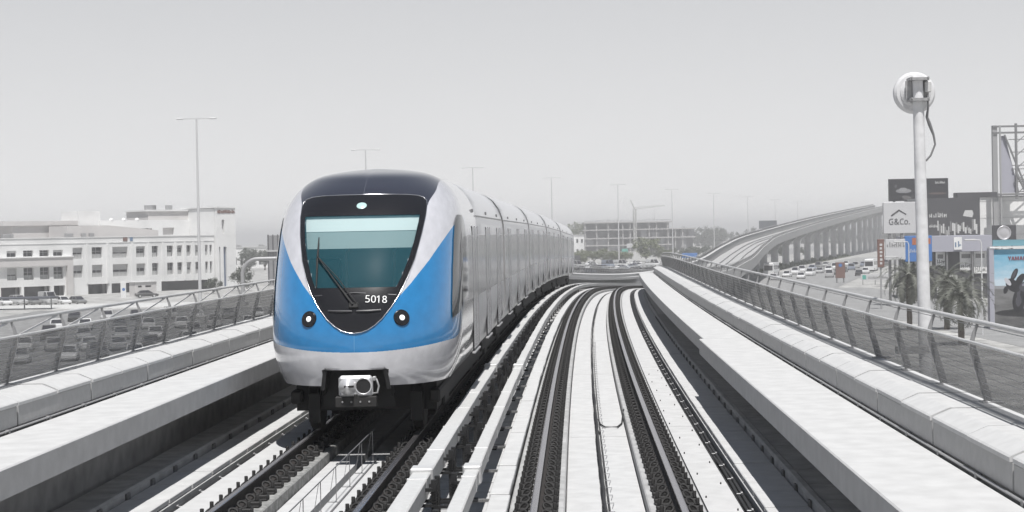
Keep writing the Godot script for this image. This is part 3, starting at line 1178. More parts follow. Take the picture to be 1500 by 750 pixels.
	lathe(s, [Vector2(0.125, 0.0), Vector2(0.10, 0.03), Vector2(0.05, 0.10), Vector2(0.0, 0.14)], Vector3(-0.105, 0.0, 0.055), 20, Basis(Vector3.RIGHT, PI / 2))
	lathe(s, [Vector2(0.118, 0.0), Vector2(0.118, 0.02), Vector2(0.098, 0.02), Vector2(0.098, 0.0)], Vector3(0.105, 0.005, 0.055), 24, Basis(Vector3.RIGHT, PI / 2))
	var cp := wpart(tr, "coupler", fin(s), M.coupler_metal, Transform3D(Basis(), cx))
	s = S()
	lathe(s, [Vector2(0.098, 0.066), Vector2(0.0, 0.066)], Vector3(0.105, 0.005, 0.0), 24, Basis(Vector3.RIGHT, PI / 2))
	part(cp, "funnel", fin(s), M.black)
	s = S()
	box(s, Vector3(-0.08, 0.01, 0.15), Vector3(0.13, 0.025, 0.06))
	box(s, Vector3(0.0, -0.125, 0.062), Vector3(0.05, 0.045, 0.01))
	part(cp, "latch", fin(s), M.iron)
	s = S()
	tube(s, [Vector3(0.23, 0.12, 0), Vector3(0.28, 0.09, 0.02), Vector3(0.31, 0.0, 0.02), Vector3(0.29, -0.09, 0.02), Vector3(0.23, -0.10, 0)], 0.014, 6)
	cbox(s, Vector3(0.25, 0.10, 0.0), Vector3(0.05, 0.06, 0.08), 0.01)
	part(cp, "hose", fin(s), M.galv)
	s = S()
	cbox(s, Vector3(0, -0.205, -0.02), Vector3(0.56, 0.14, 0.16), 0.01)
	cbox(s, Vector3(0.0, 0.0, -0.35), Vector3(0.2, 0.2, 0.6), 0.02)
	part(cp, "carrier", fin(s), M.iron_worn if false else M.iron)
	for k in 4:
		s = S()
		lathe(s, [Vector2(0.0, 0.012), Vector2(0.012, 0.01), Vector2(0.014, 0.0)], Vector3(-0.18 + 0.12 * k, -0.205, 0.062), 8, Basis(Vector3.RIGHT, PI / 2))
		part(cp, "bolt", fin(s), M.galv)
	# under the nose: dark apron, wheelsets
	s = S()
	sweep(s, rect(-TS - 1.0, -TS + 1.0, 0.30, 0.80), NOSE_D + 1.3, NOSE_D + 80.5, 4.0)
	wpart(tr, "underframe", fin(s), M.black)
	for sg in [-1.0, 1.0]:
		s = S()
		box(s, pk.call(0.72 * sg, 0.36, 1.15), Vector3(0.16, 0.40, 0.10))
		wpart(tr, "life_guard", fin(s), M.black)
	# car bodies
	var n_car := 5
	var clen := 16.2
	for i in n_car:
		var d0: float = NOSE_D + clen * i + (6.0 if i == 0 else 0.40)
		var d1: float = NOSE_D + clen * (i + 1) - 0.40
		var prof := []
		var yy := 0.78
		while yy < 3.5:
			prof.append(Vector2(half_w(yy), yy))
			yy += 0.17
		for k in 9:
			yy = lerpf(3.5, 3.789, sin(PI / 2 * k / 9.0))
			prof.append(Vector2(half_w(yy), yy))
		var full := []
		for p in prof:
			full.append(Vector2(-TS + p.x, p.y))
		prof.reverse()
		for p in prof:
			full.append(Vector2(-TS - p.x, p.y))
		s = S(true)
		sweep(s, full, d0, d1, 2.0)
		var body := wpart(tr, "car_body", fin(s), M.silver)
		# roof gutter, doors, windows, steps on both sides
		for sg in [1.0, -1.0]:
			s = S()
			var w31 := half_w(3.08)
			bar(s, P(d0 + 0.1, -TS + (w31 + 0.012) * sg, 3.08), P(d1 - 0.1, -TS + (w31 + 0.012) * sg, 3.08), 0.02)
			wpart(tr, "rain_gutter", fin(s), M.galv)
			var lead: float = d0 if i > 0 else NOSE_D + 3.4
			var len_: float = d1 - lead
			for k in 3:
				var dc: float = lead + len_ * (k + 0.5) / 3.0
				for hh in [-0.36, 0.36]:
					s = S()
					cbox(s, Vector3.ZERO, Vector3(0.022, 1.98, 0.70), 0.006)
					var door := wpart(tr, "door", fin(s), M.silver_door, F(dc + hh, -TS + 1.332 * sg, 1.90))
					s = S()
					box(s, Vector3(0.0095 * sg, 0.32, 0), Vector3(0.006, 1.0, 0.46))
					part(door, "door_window", fin(s), M.film_dark)
				for hh in [-0.735, 0.0, 0.735]:
					s = S()
					box(s, Vector3.ZERO, Vector3(0.025, 2.0, 0.012))
					wpart(tr, "door_seal", fin(s), M.black, F(dc + hh, -TS + 1.332 * sg, 1.90))
				s = S()
				cbox(s, Vector3.ZERO, Vector3(0.06, 0.035, 1.5), 0.008)
				wpart(tr, "door_step", fin(s), M.galv, F(dc, -TS + 1.335 * sg, 0.86))
				s = S()
				cbox(s, Vector3.ZERO, Vector3(0.03, 0.06, 0.12), 0.008)
				wpart(tr, "door_lamp", fin(s), M.galv_dark, F(dc, -TS + (half_w(3.16) + 0.012) * sg, 3.16))
			for k in 4:
				var wc: float = lead + len_ * k / 3.0
				var wl: float = len_ / 3.0 - 1.75
				if k == 0:
					wc += wl / 4 + 0.15
					wl = wl / 2
				elif k == 3:
					wc -= wl / 4 + 0.15
					wl = wl / 2
				s = S()
				cbox(s, Vector3.ZERO, Vector3(0.016, 1.02, wl), 0.005)
				wpart(tr, "saloon_window", fin(s), M.film_glass, F(wc, -TS + 1.3345 * sg, 2.25))
		if i < n_car - 1:
			s = S()
			var gp := []
			for p in full:
				gp.append(Vector2(-TS + (p.x + TS) * 0.965, 0.78 + (p.y - 0.78) * 0.985))
			sweep(s, gp, d1 - 0.02, d1 + 0.82, 0.16)
			wpart(tr, "gangway_bellows", fin(s), M.black)
		# bogies
		for db in [2.6, 13.4]:
			var dd: float = NOSE_D + clen * i + db
			s = S()
			for sg in [-1.0, 1.0]:
				cbox(s, Vector3(0.98 * sg, 0.50, 0), Vector3(0.16, 0.2, 2.9), 0.03)
				cbox(s, Vector3(0.98 * sg, 0.36, 0), Vector3(0.14, 0.2, 0.9), 0.03)
			cbox(s, Vector3(0, 0.45, 0), Vector3(1.9, 0.22, 0.5), 0.03)
			var bg := wpart(tr, "bogie", fin(s), M.iron, F(dd, -TS, 0))
			for wz in [-1.05, 1.05]:
				for sg in [-1.0, 1.0]:
					s = S()
					lathe(s, [Vector2(0.0, 0.07), Vector2(0.36, 0.07), Vector2(0.40, 0.05), Vector2(0.405, -0.06), Vector2(0.43, -0.075), Vector2(0.43, -0.09), Vector2(0.0, -0.09)], Vector3(0.75 * sg, 0.406, wz), 26, Basis(Vector3.BACK, -PI / 2 * sg))
					part(bg, "wheel", fin(s), M.iron)

# ---------------------------------------------------------------- city
const ORD := ["first", "second", "third", "fourth", "fifth", "sixth", "seventh", "eighth", "ninth", "tenth", "eleventh", "twelfth"]

func at(x: float, d: float, h := 0.0) -> Vector3:
	return Vector3(x, GY + h, -d)

func sheet(x0: float, x1: float, d0: float, d1: float, lift: float) -> ArrayMesh:
	var s := S()
	bx(s, x0, x1, GY - 0.3, GY + lift, -d1, -d0)
	return fin(s)

# flat strip on the ground through points (x, d)
func strip(pts: Array, w: float, lift: float) -> ArrayMesh:
	var s := S()
	for i in pts.size() - 1:
		var a: Vector2 = pts[i]
		var b: Vector2 = pts[i + 1]
		var n := (b - a).normalized().orthogonal() * w / 2
		opoly(s, [at(a.x - n.x, a.y - n.y, lift), at(a.x + n.x, a.y + n.y, lift), at(b.x + n.x, b.y + n.y, lift), at(b.x - n.x, b.y - n.y, lift)], Vector3(0, -100, -a.y))
	return fin(s)

func build_ground() -> void:
	var s := S()
	opoly(s, [Vector3(-5000, GY, 300), Vector3(5000, GY, 300), Vector3(5000, GY, -7000), Vector3(-5000, GY, -7000)], Vector3(0, -500, -3000))
	setting("ground", fin(s), M.sand)
	setting("car_park_left", sheet(-78, -14, 110, 292, 0.02), M.asphalt)
	setting("pavement_by_offices", sheet(-120, -52, 296, 318, 0.13), M.paving)
	setting("car_park_middle", sheet(4, 62, 470, 640, 0.02), M.road)
	var road_pts := [Vector2(-30, 160), Vector2(-22, 290), Vector2(8, 440), Vector2(44, 570), Vector2(88, 720), Vector2(150, 940), Vector2(200, 1110)]
	setting("road_highway", strip(road_pts, 30, 0.05), M.road)
	var lane := S()
	for off in [-11.0, -3.7, 3.7, 11.0]:
		for i in road_pts.size() - 1:
			var a: Vector2 = road_pts[i]
			var b: Vector2 = road_pts[i + 1]
			var u := (b - a).normalized()
			var n: Vector2 = u.orthogonal() * off
			var l := a.distance_to(b)
			var k := 0.0
			while k < l - 4.0:
				var p: Vector2 = a + u * k + n
				var q: Vector2 = a + u * (k + 4.0) + n
				var w := u.orthogonal() * 0.09
				opoly(lane, [at(p.x - w.x, p.y - w.y, 0.06), at(p.x + w.x, p.y + w.y, 0.06), at(q.x + w.x, q.y + w.y, 0.06), at(q.x - w.x, q.y - w.y, 0.06)], Vector3(0, -100, -p.y))
				k += 12.0
	setting("road_marking", fin(lane), M.paint_line)
	setting("road_right", strip([Vector2(40, 300), Vector2(66, 400), Vector2(98, 520), Vector2(140, 660)], 24, 0.05), M.road)
	setting("car_park_right", sheet(46, 66, 120, 330, 0.02), M.road)
	var g := S()
	rng.seed = 9
	for i in 2600:
		var d := rng.randf_range(430, 700)
		var x: float = 0.285 * (d - 493.0) + 71.0 + rng.randf_range(-3.5, 3.5)
		var h := rng.randf_range(0.3, 1.3)
		var a := rng.randf() * TAU
		var w := Vector3(cos(a), 0, sin(a)) * rng.randf_range(0.2, 0.5)
		var p := at(x, d)
		g.add_vertex(p - w); g.add_vertex(p + w); g.add_vertex(p + Vector3(w.z * 0.4, h, w.x * 0.4))
	var go := setting("shrubs_under_viaduct", fin(g), M.leaf_dry)
	go.set_meta("kind", "stuff")
	tag(go, "low dusty green ground cover along the feet of the viaduct piers", "ground cover")

# ---- wall with rectangular holes, local x / y, outer face at z = 0
func wall_holes(s: SurfaceTool, x0: float, x1: float, y0: float, y1: float, holes: Array, th: float, z := 0.0) -> void:
	var xs := [x0, x1]
	var ysv := [y0, y1]
	for h in holes:
		for v in [h[0], h[1]]:
			if v > x0 and v < x1 and not xs.has(v):
				xs.append(v)
		for v in [h[2], h[3]]:
			if v > y0 and v < y1 and not ysv.has(v):
				ysv.append(v)
	xs.sort()
	ysv.sort()
	for j in ysv.size() - 1:
		var run := -1
		for i in xs.size():
			var solid := false
			if i < xs.size() - 1:
				solid = true
				var cx: float = (xs[i] + xs[i + 1]) / 2
				var cy: float = (ysv[j] + ysv[j + 1]) / 2
				for h in holes:
					if cx > h[0] and cx < h[1] and cy > h[2] and cy < h[3]:
						solid = false
			if solid and run < 0:
				run = i
			if not solid and run >= 0:
				bx(s, xs[run], xs[i], ysv[j], ysv[j + 1], z - th, z)
				run = -1

func build_offices() -> void:
	var b := thing("office_building", "long white four-storey office block with square windows on the left", "building", at(-105.6, 365.5), 0.8299)
	var wins := []
	var holes := []
	for k in [[-11.5, -9.2], [-7.6, -5.2], [-3.3, -0.9], [1.8, 4.1], [5.7, 8.1], [9.6, 11.9], [12.9, 15.3]]:
		wins.append([k[0], k[1], 8.45, 9.7, false])
		wins.append([k[0], k[1], 3.6, 6.1, true])
	for k in [[17.7, 20.2], [22.5, 25.2], [27.8, 31.8], [34.0, 36.4], [38.2, 39.9], [42.3, 44.0], [45.1, 46.5], [47.7, 48.9], [50.1, 51.4], [52.9, 53.7], [54.2, 54.9]]:
		wins.append([k[0], k[1], 7.7, 10.1, true])
		wins.append([k[0], k[1], 3.65, 6.3, true])
	var gf := [[-11.0, -0.6], [0.3, 5.1], [5.7, 12.1], [12.9, 15.7], [21.4, 26.6], [27.4, 39.3], [40.6, 55.0]]
	for w in wins:
		holes.append([w[0], w[1], w[2], w[3]])
	for k in gf:
		holes.append([k[0], k[1], 0.0, 2.15])
	var s := S()
	wall_holes(s, -14.0, 55.5, -0.2, 12.2, holes, 0.7)
	part(b, "wall", fin(s), M.white_wall)
	s = S()
	bx(s, -14.0, 55.5, 0.0, 12.0, -30.0, -2.6)
	bx(s, -14.0, 55.5, 12.0, 12.1, -2.6, -0.7)
	bx(s, -14.0, 55.5, 10.6, 10.9, -2.6, -0.7)
	bx(s, -14.0, 55.5, 6.7, 7.0, -2.6, -0.7)
	bx(s, -14.0, 55.5, 2.5, 2.9, -2.6, -0.7)
	part(b, "core", fin(s), M.grey_wall)
	s = S()
	bx(s, -14.0, 17.3, 6.35, 8.15, 0.003, 0.75)
	bx(s, 15.9, 17.3, 0.0, 6.35, 0.003, 0.75)
	part(b, "fascia_band", fin(s), M.beige_wall)
	s = S()
	bx(s, -14.0, 17.3, 8.15, 8.35, 0.003, 0.95)
	bx(s, -14.0, 55.5, 12.2, 12.36, -0.75, 0.12)
	bx(s, -14.0, 55.5, 11.0, 11.12, 0.003, 0.1)
	part(b, "ledge", fin(s), M.white_wall)
	# pilasters between the windows
	for x in [21.3, 26.5, 32.9, 37.3, 41.1, 44.55, 47.1, 49.5, 52.1]:
		s = S()
		bx(s, x - 0.28, x + 0.28, 2.3, 10.9, 0.003, 0.2)
		part(b, "pilaster", fin(s), M.white_wall)
	for w in wins:
		s = S()
		bx(s, w[0], w[1], w[2], w[3], -0.62, -0.55)
		var p := part(b, "window", fin(s), M.dark_glass)
		s = S()
		var mx: float = (w[0] + w[1]) / 2
		bx(s, mx - 0.04, mx + 0.04, w[2], w[3], -0.55, -0.5)
		bx(s, w[0], w[1], w[2] + (w[3] - w[2]) * 0.62, w[2] + (w[3] - w[2]) * 0.62 + 0.07, -0.55, -0.5)
		part(p, "mullion", fin(s), M.grey_wall)
		if rng.randf() < 0.45:
			s = S()
			bx(s, w[0] + 0.04, w[1] - 0.04, w[3] - (w[3] - w[2]) * rng.randf_range(0.2, 0.55), w[3], -0.548, -0.52)
			part(p, "blind", fin(s), M.grey_wall)
		if w[4]:
			s = S()
			var x: float = w[0] + 0.06
			while x < w[1] - 0.2:
				bx(s, x, x + 0.26, w[2], w[2] + 0.85, -0.42, -0.36)
				x += 0.36
			bx(s, w[0], w[1], w[2] + 0.85, w[2] + 0.93, -0.42, -0.34)
			part(p, "balustrade", fin(s), M.grey_wall)
	for k in gf:
		s = S()
		bx(s, k[0], k[1], 0.0, 2.15, -2.4, -2.3)
		part(b, "ground_floor_glazing", fin(s), M.dark_glass)
	# roof storeys
	s = S()
	prism(s, [Vector2(17.8, 12.1), Vector2(41.5, 12.1), Vector2(41.5, 13.6), Vector2(28.5, 14.8), Vector2(17.8, 14.8)], -9.0, -2.0)
	part(b, "roof_storey", fin(s), M.beige_wall)
	s = S()
	wall_holes(s, 31.0, 55.6, 12.1, 16.0, [[38.6, 45.0, 12.7, 14.1], [48.0, 51.2, 12.6, 14.2]], 0.5, -9.1)
	part(b, "roof_storey", fin(s), M.white_wall)
	s = S()
	bx(s, 37.0, 52.0, 12.1, 15.0, -10.4, -9.9)
	part(b, "roof_glazing", fin(s), M.dark_glass)
	s = S()
	bx(s, 7.2, 31.0, 15.0, 16.0, -16.0, -9.7)
	bx(s, 9.5, 30.0, 12.1, 15.0, -15.5, -10.2)
	part(b, "roof_canopy", fin(s), M.beige_wall)
	s = S()
	bx(s, 25.7, 31.4, 12.1, 18.1, -16.2, -9.5)
	part(b, "lift_house", fin(s), M.white_wall)
	s = S()
	bx(s, 44.4, 55.6, 12.1, 18.0, -18.0, -9.65)
	part(b, "roof_storey", fin(s), M.beige_wall)
	s = S()
	bx(s, 44.0, 56.0, 18.0, 18.35, -18.3, -9.3)
	part(b, "roof_slab", fin(s), M.white_wall)
	rng.seed = 88
	for k in 9:
		s = S()
		var ux := rng.randf_range(-12.0, 24.0) if k < 5 else rng.randf_range(46.0, 54.0)
		var uy := 12.1 if k < 5 else 18.35
		cbox(s, Vector3(ux, uy + 0.55, -1.9 if k < 5 else -12.0), Vector3(rng.randf_range(0.9, 1.8), 1.1, 0.9), 0.05)
		part(b, "cooling_unit", fin(s), M.galv)
	for x in [34.2, 37.6, 41.2]:
		s = S(true)
		lathe(s, [Vector2(0, 0.55), Vector2(0.3, 0.47), Vector2(0.48, 0.25), Vector2(0.5, 0.0)], Vector3(x, 16.0, -9.5), 12)
		part(b, "roof_dome", fin(s), M.white_wall)
	# corner tower with its sign
	s = S()
	wall_holes(s, 55.62, 61.1, -0.2, 18.5, [[57.5, 58.4, 0.4, 9.6], [56.2, 56.6, 0.4, 9.6], [57.1, 57.9, 12.6, 15.8]], 0.6, 0.9)
	bx(s, 55.62, 61.1, -0.2, 18.4, -12.0, 0.2)
	bx(s, 55.4, 61.4, 18.5, 18.8, -12.2, 1.1)
	part(b, "tower", fin(s), M.white_wall)
	s = S()
	bx(s, 57.5, 58.4, 0.4, 9.6, 0.32, 0.38)
	bx(s, 56.2, 56.6, 0.4, 9.6, 0.32, 0.38)
	part(b, "tower_glazing", fin(s), M.blue_glass)
	s = S()
	rng.seed = 41
	var x := 55.9
	while x < 60.7:
		var w := rng.randf_range(0.12, 0.3)
		bx(s, x, x + w, 17.25 + rng.randf_range(-0.08, 0.25), 17.9 + rng.randf_range(-0.15, 0.2), 0.903, 1.0)
		bx(s, x, x + w + 0.2, 17.42, 17.56, 0.903, 0.99)
		x += w + rng.randf_range(0.06, 0.2)
	part(b, "tower_sign", fin(s), M.sign_brown)
	for e in [[30.6, 31.7, M.sign_brown], [32.4, 33.1, M.sign_blue_grey]]:
		s = S()
		bx(s, e[0], e[1], 11.28, 12.1, 0.003, 0.12)
		part(b, "emblem", fin(s), e[2])
	# stall with a pale canopy before the ground floor
	var k := thing("site_kiosk", "pale kiosk with dark window slots before the white office block", "kiosk", at(-75.4, 362), 0.83)
	s = S()
	wall_holes(s, -2.6, 2.6, 0.0, 2.9, [[-1.9, -0.9, 1.8, 2.2], [-0.1, 1.4, 1.8, 2.2]], 0.3, 1.0)
	bx(s, -2.6, 2.6, 0.0, 2.88, -1.0, 0.68)
	part(k, "wall", fin(s), M.beige_wall)
	s = S()
	bx(s, -2.8, 2.8, 2.9, 3.05, -1.2, 1.2)
	part(k, "roof", fin(s), M.white_wall)
	s = S()
	bx(s, -1.9, -0.9, 1.8, 2.2, 0.7, 0.74)
	bx(s, -0.1, 1.4, 1.8, 2.2, 0.7, 0.74)
	part(k, "window", fin(s), M.dark_glass)
	var tt := thing("totem_sign", "white totem sign with a small blue disc by the kiosk", "sign", at(-77.2, 352), 0.6)
	s = S()
	cbox(s, Vector3(0, 1.6, 0), Vector3(1.1, 3.2, 0.3), 0.05)
	part(tt, "panel", fin(s), M.white_wall)
	s = S()
	lathe(s, [Vector2(0.0, 0.02), Vector2(0.3, 0.02), Vector2(0.3, 0.0)], Vector3(0, 1.7, 0.15), 16, Basis(Vector3.RIGHT, PI / 2))
	part(tt, "disc", fin(s), M.sign_blue)

func build_construction() -> void:
	var b := thing("construction_site", "unfinished concrete frame building in the hazy distance", "building", at(42.9, 1046), 0.0)
	var lv := [0.0, 4.0, 8.2, 12.6]
	var s: SurfaceTool
	for L in [[0.0, 51.4, 4.0], [0.0, 65.1, 8.2], [0.0, 65.1, 13.2], [0.0, 29.0, 17.6], [30.0, 51.4, 17.4]]:
		s = S()
		bx(s, L[0] - 0.6, L[1] + 0.6, L[2] - 0.7, L[2], -22.0, 0.7)
		part(b, "floor_slab", fin(s), M.site_concrete)
	var x := 0.5
	rng.seed = 15
	while x < 65.0:
		s = S()
		var top := 17.0 if x < 51.0 else 12.8
		for z in [0.0, -8.0, -16.0]:
			bx(s, x - 0.3, x + 0.3, 0.0, top, z - 0.8, z)
		part(b, "column", fin(s), M.site_concrete)
		x += [2.6, 6.8, 4.3, 8.6, 5.2][rng.randi() % 5]
	for r in [[0.4, 5.2, 4.0, 7.6], [7.6, 13.6, 4.0, 7.6], [28.8, 30.4, 0, 16.9], [33.4, 36.8, 0, 12.6], [14.5, 20.0, 0.0, 3.4], [45.0, 47.0, 0.0, 7.5], [49.0, 50.2, 4.0, 12.5], [57.0, 60.0, 0.0, 12.4], [61.5, 65.0, 8.2, 12.5], [40.0, 44.0, 8.2, 11.0]]:
		s = S()
		bx(s, r[0], r[1], r[2], r[3], -1.6, -1.0)
		part(b, "infill_wall", fin(s), M.site_wall)
	for k in 14:
		s = S()
		var sx := rng.randf_range(0.0, 60.0)
		var sy: float = [0.0, 4.0, 8.2, 13.2][rng.randi() % (4 if sx < 48.0 else 3)]
		bx(s, sx, sx + rng.randf_range(1.2, 5.0), sy, sy + rng.randf_range(1.5, 3.6), -5.0, -4.6)
		part(b, "prop_screen", fin(s), M.site_dark if k % 2 == 0 else M.site_wall)
	s = S()
	bx(s, 0.0, 65.0, 0.0, 17.0 if false else 12.5, -12.4, -12.0)
	bx(s, 0.0, 51.0, 12.5, 16.8, -12.4, -12.0)
	part(b, "inner_wall", fin(s), M.site_dark)
	s = S()
	x = 0.0
	while x < 51.0:
		bx(s, x, x + 0.15, 17.6, 17.6 + rng.randf_range(0.6, 1.8), -0.3, -0.1)
		x += rng.randf_range(0.5, 1.4)
	bx(s, 0.0, 51.0, 18.2, 18.32, -0.3, -0.15)
	part(b, "rebar_fringe", fin(s), M.site_dark)
	var c := thing("tower_crane", "thin tower crane with a long jib over the unfinished building", "crane", at(71.6, 1030), 0.25)
	s = S()
	for q in [[-0.7, -0.7], [0.7, -0.7], [0.7, 0.7], [-0.7, 0.7]]:
		bar(s, Vector3(q[0], 0, q[1]), Vector3(q[0], 24.5, q[1]), 0.3)
	var y := 0.0
	while y < 23.0:
		bar(s, Vector3(-0.7, y, 0.7), Vector3(0.7, y + 1.6, 0.7), 0.16)
		bar(s, Vector3(0.7, y + 1.6, 0.7), Vector3(-0.7, y + 3.2, 0.7), 0.16)
		y += 3.2
	part(c, "mast", fin(s), M.site_light)
	s = S()
	bar(s, Vector3(0, 24.5, 0), Vector3(18.5, 26.3, 0), 0.6, 0.25)
	bar(s, Vector3(0, 25.6, 0), Vector3(18.5, 26.6, 0), 0.2)
	x = 0.0
	while x < 17.5:
		bar(s, Vector3(x, 24.7 + x * 0.09, 0), Vector3(x + 0.9, 25.7 + x * 0.055, 0), 0.15)
		x += 1.8
	part(c, "jib", fin(s), M.site_light)
	s = S()
	bar(s, Vector3(0, 24.5, 0), Vector3(-2.4, 30.0, 0), 0.5)
	part(c, "apex", fin(s), M.site_light)
	s = S()
	bar(s, Vector3(12.0, 25.4, 0), Vector3(12.0, 18.5, 0), 0.12)
	part(c, "hook_cable", fin(s), M.site_light)

func build_masts() -> void:
	var pos := [[-42.0, 238.5], [-27.0, 332.0], [-9.1, 428.6], [11.9, 517.6], [36.4, 604.0], [62.2, 686.0], [88.4, 775.0], [115.8, 869.0], [143.0, 962.0], [168.9, 1047.0]]
	var s := S()
	s.set_smooth_group(0)
	tube(s, [Vector3(0, 0.9, 0), Vector3(0, 14, 0), Vector3(0, 27.4, 0)], [0.24, 0.18, 0.11], 12)
	var pole := fin(s)
	s = S()
	cbox(s, Vector3(0, 0.5, 0), Vector3(1.3, 1.0, 1.3), 0.08)
	var foot := fin(s)
	s = S()
	bar(s, Vector3(-2.0, 27.45, 0), Vector3(2.0, 27.45, 0), 0.13)
	var arm := fin(s)
	s = S()
	cbox(s, Vector3(0, 0, 0), Vector3(0.95, 0.2, 0.42), 0.05)
	var head := fin(s)
	for i in pos.size():
		var k := thing("lamp_mast", "tall thin double-armed lamp mast, %s of the row counted from the left" % ORD[i], "street lamp", at(pos[i][0], pos[i][1]), 0.0, "double-armed lamp masts along the highway")
		part(k, "pole", pole, M.mast_grey)
		part(k, "footing", foot, M.concrete)
		part(k, "arm", arm, M.mast_grey)
		for sg in [-1.0, 1.0]:
			part(k, "lamp_head", head, M.mast_grey, Transform3D(Basis(), Vector3(2.2 * sg, 27.45, 0)))

# ---------------------------------------------------------------- vehicles
func loft(s: SurfaceTool, st: Array) -> void:
	# stations: z, half width low, half width mid, half width top, y low, y mid, y top
	var rings := []
	for q in st:
		var z: float = q[0]
		rings.append([Vector3(-q[1], q[4], z), Vector3(q[1], q[4], z), Vector3(q[2], q[5], z), Vector3(q[3], q[6], z), Vector3(-q[3], q[6], z), Vector3(-q[2], q[5], z)])
	for i in rings.size() - 1:
		var c := Vector3(0, (st[i][4] + st[i][6]) / 2, (st[i][0] + st[i + 1][0]) / 2)
		for k in 6:
			var k2 := (k + 1) % 6
			opoly(s, [rings[i][k], rings[i][k2], rings[i + 1][k2], rings[i + 1][k]], c)
	opoly(s, rings[0], Vector3(0, st[0][5], st[1][0]))
	opoly(s, rings[-1], Vector3(0, st[-1][5], st[-2][0]))

var car_meshes := {}

func car_shapes(kind: String) -> Dictionary:
	if car_meshes.has(kind):
		return car_meshes[kind]
	var m := {}
	var L := 4.6
	var W := 0.9
	var belt := 0.92
	var roof := 1.44
	var cab := [[-1.75, 0.05], [-1.05, 1.0], [0.35, 1.0], [1.15, 0.05]]
	if kind == "suv":
		L = 4.8; W = 0.96; belt = 1.08; roof = 1.8
		cab = [[-2.15, 0.1], [-1.75, 1.0], [0.45, 1.0], [1.1, 0.05]]
	elif kind == "van":
		L = 5.3; W = 1.0; belt = 1.25; roof = 2.35
		cab = [[-2.6, 0.9], [-2.5, 1.0], [1.35, 1.0], [2.1, 0.05]]
	var h := L / 2
	var s := S()
	loft(s, [[-h, W * 0.80, W * 0.86, W * 0.74, 0.42, 0.66, belt - 0.10], [-h + 0.14, W * 0.92, W * 0.97, W * 0.84, 0.26, 0.66, belt - 0.02], [-h + 0.8, W * 0.97, W, W * 0.90, 0.22, 0.68, belt], [h - 1.5, W * 0.97, W, W * 0.90, 0.22, 0.68, belt],
		[h - 0.55, W * 0.96, W * 0.98, W * 0.84, 0.22, 0.64, belt - 0.14], [h - 0.12, W * 0.88, W * 0.92, W * 0.74, 0.26, 0.60, belt - 0.24], [h, W * 0.74, W * 0.80, W * 0.66, 0.38, 0.56, belt - 0.32]])
	m.body = fin(s)
	s = S()
	var st := []
	for c in cab:
		var y: float = belt - 0.05 + (roof - belt) * c[1]
		st.append([c[0], W * 0.88, W * 0.84, W * 0.72, belt - 0.08, (belt - 0.08 + y) / 2 + 0.02, y])
	loft(s, st)
	m.glass = fin(s)
	s = S()
	cbox(s, Vector3(0, roof - 0.02, (cab[1][0] + cab[2][0]) / 2), Vector3(W * 1.46, 0.07, cab[2][0] - cab[1][0] + 0.1), 0.03)
	for sg in [-1.0, 1.0]:
		for q in [[cab[0][0], cab[1][0]], [cab[3][0], cab[2][0]]]:
			bar(s, Vector3(W * 0.85 * sg, belt, q[0]), Vector3(W * 0.715 * sg, roof - 0.03, q[1]), 0.07)
		bar(s, Vector3(W * 0.875 * sg, belt, -0.35), Vector3(W * 0.725 * sg, roof - 0.03, -0.35), 0.08)
		if kind == "van":
			bx(s, W * 0.80 * sg - 0.06, W * 0.80 * sg + 0.07, belt, roof - 0.05, -2.5, 0.2)
	m.roof = fin(s)
	s = S()
	lathe(s, [Vector2(0.0, 0.1), Vector2(0.2, 0.11), Vector2(0.30, 0.11), Vector2(0.33, 0.07), Vector2(0.33, -0.1), Vector2(0.0, -0.1)], Vector3.ZERO, 14, Basis(Vector3.BACK, -PI / 2))
	m.tyre = fin(s)
	s = S()
	lathe(s, [Vector2(0.0, 0.118), Vector2(0.19, 0.118), Vector2(0.2, 0.11)], Vector3.ZERO, 10, Basis(Vector3.BACK, -PI / 2))
	m.rim = fin(s)
	s = S()
	cbox(s, Vector3.ZERO, Vector3(0.34, 0.15, 0.14), 0.03)
	m.lamp = fin(s)
	m.dim = [h, W, belt]
	car_meshes[kind] = m
	return m

func make_car(kind: String, col: Material, label: String, group: String, x: float, d: float, turn: float) -> Node3D:
	var names := {"sedan": ["saloon_car", "car"], "suv": ["off_road_car", "car"], "van": ["van", "van"]}
	var m := car_shapes(kind)
	var o := thing(names[kind][0], label, names[kind][1], at(x, d, 0.02), turn, group)
	part(o, "body", m.body, col)
	part(o, "cabin_glass", m.glass, M.car_glass)
	part(o, "roof", m.roof, col)
	var h: float = m.dim[0]
	var W: float = m.dim[1]
	for sx in [-1.0, 1.0]:
		for sz in [-1.0, 1.0]:
			var wb := Basis() if sx > 0 else Basis(Vector3.UP, PI)
			var w := part(o, "wheel", m.tyre, M.rubber, Transform3D(wb, Vector3((W - 0.12) * sx, 0.33, (h - 0.92) * sz)))
			part(w, "rim", m.rim, M.galv_light)
		part(o, "headlight", m.lamp, M.lens_clear, Transform3D(Basis(), Vector3(W * 0.62 * sx, m.dim[2] - 0.36, h - 0.10)))
		part(o, "tail_light", m.lamp, M.lens_red, Transform3D(Basis(), Vector3(W * 0.68 * sx, m.dim[2] - 0.22, -h + 0.08)))
	return o

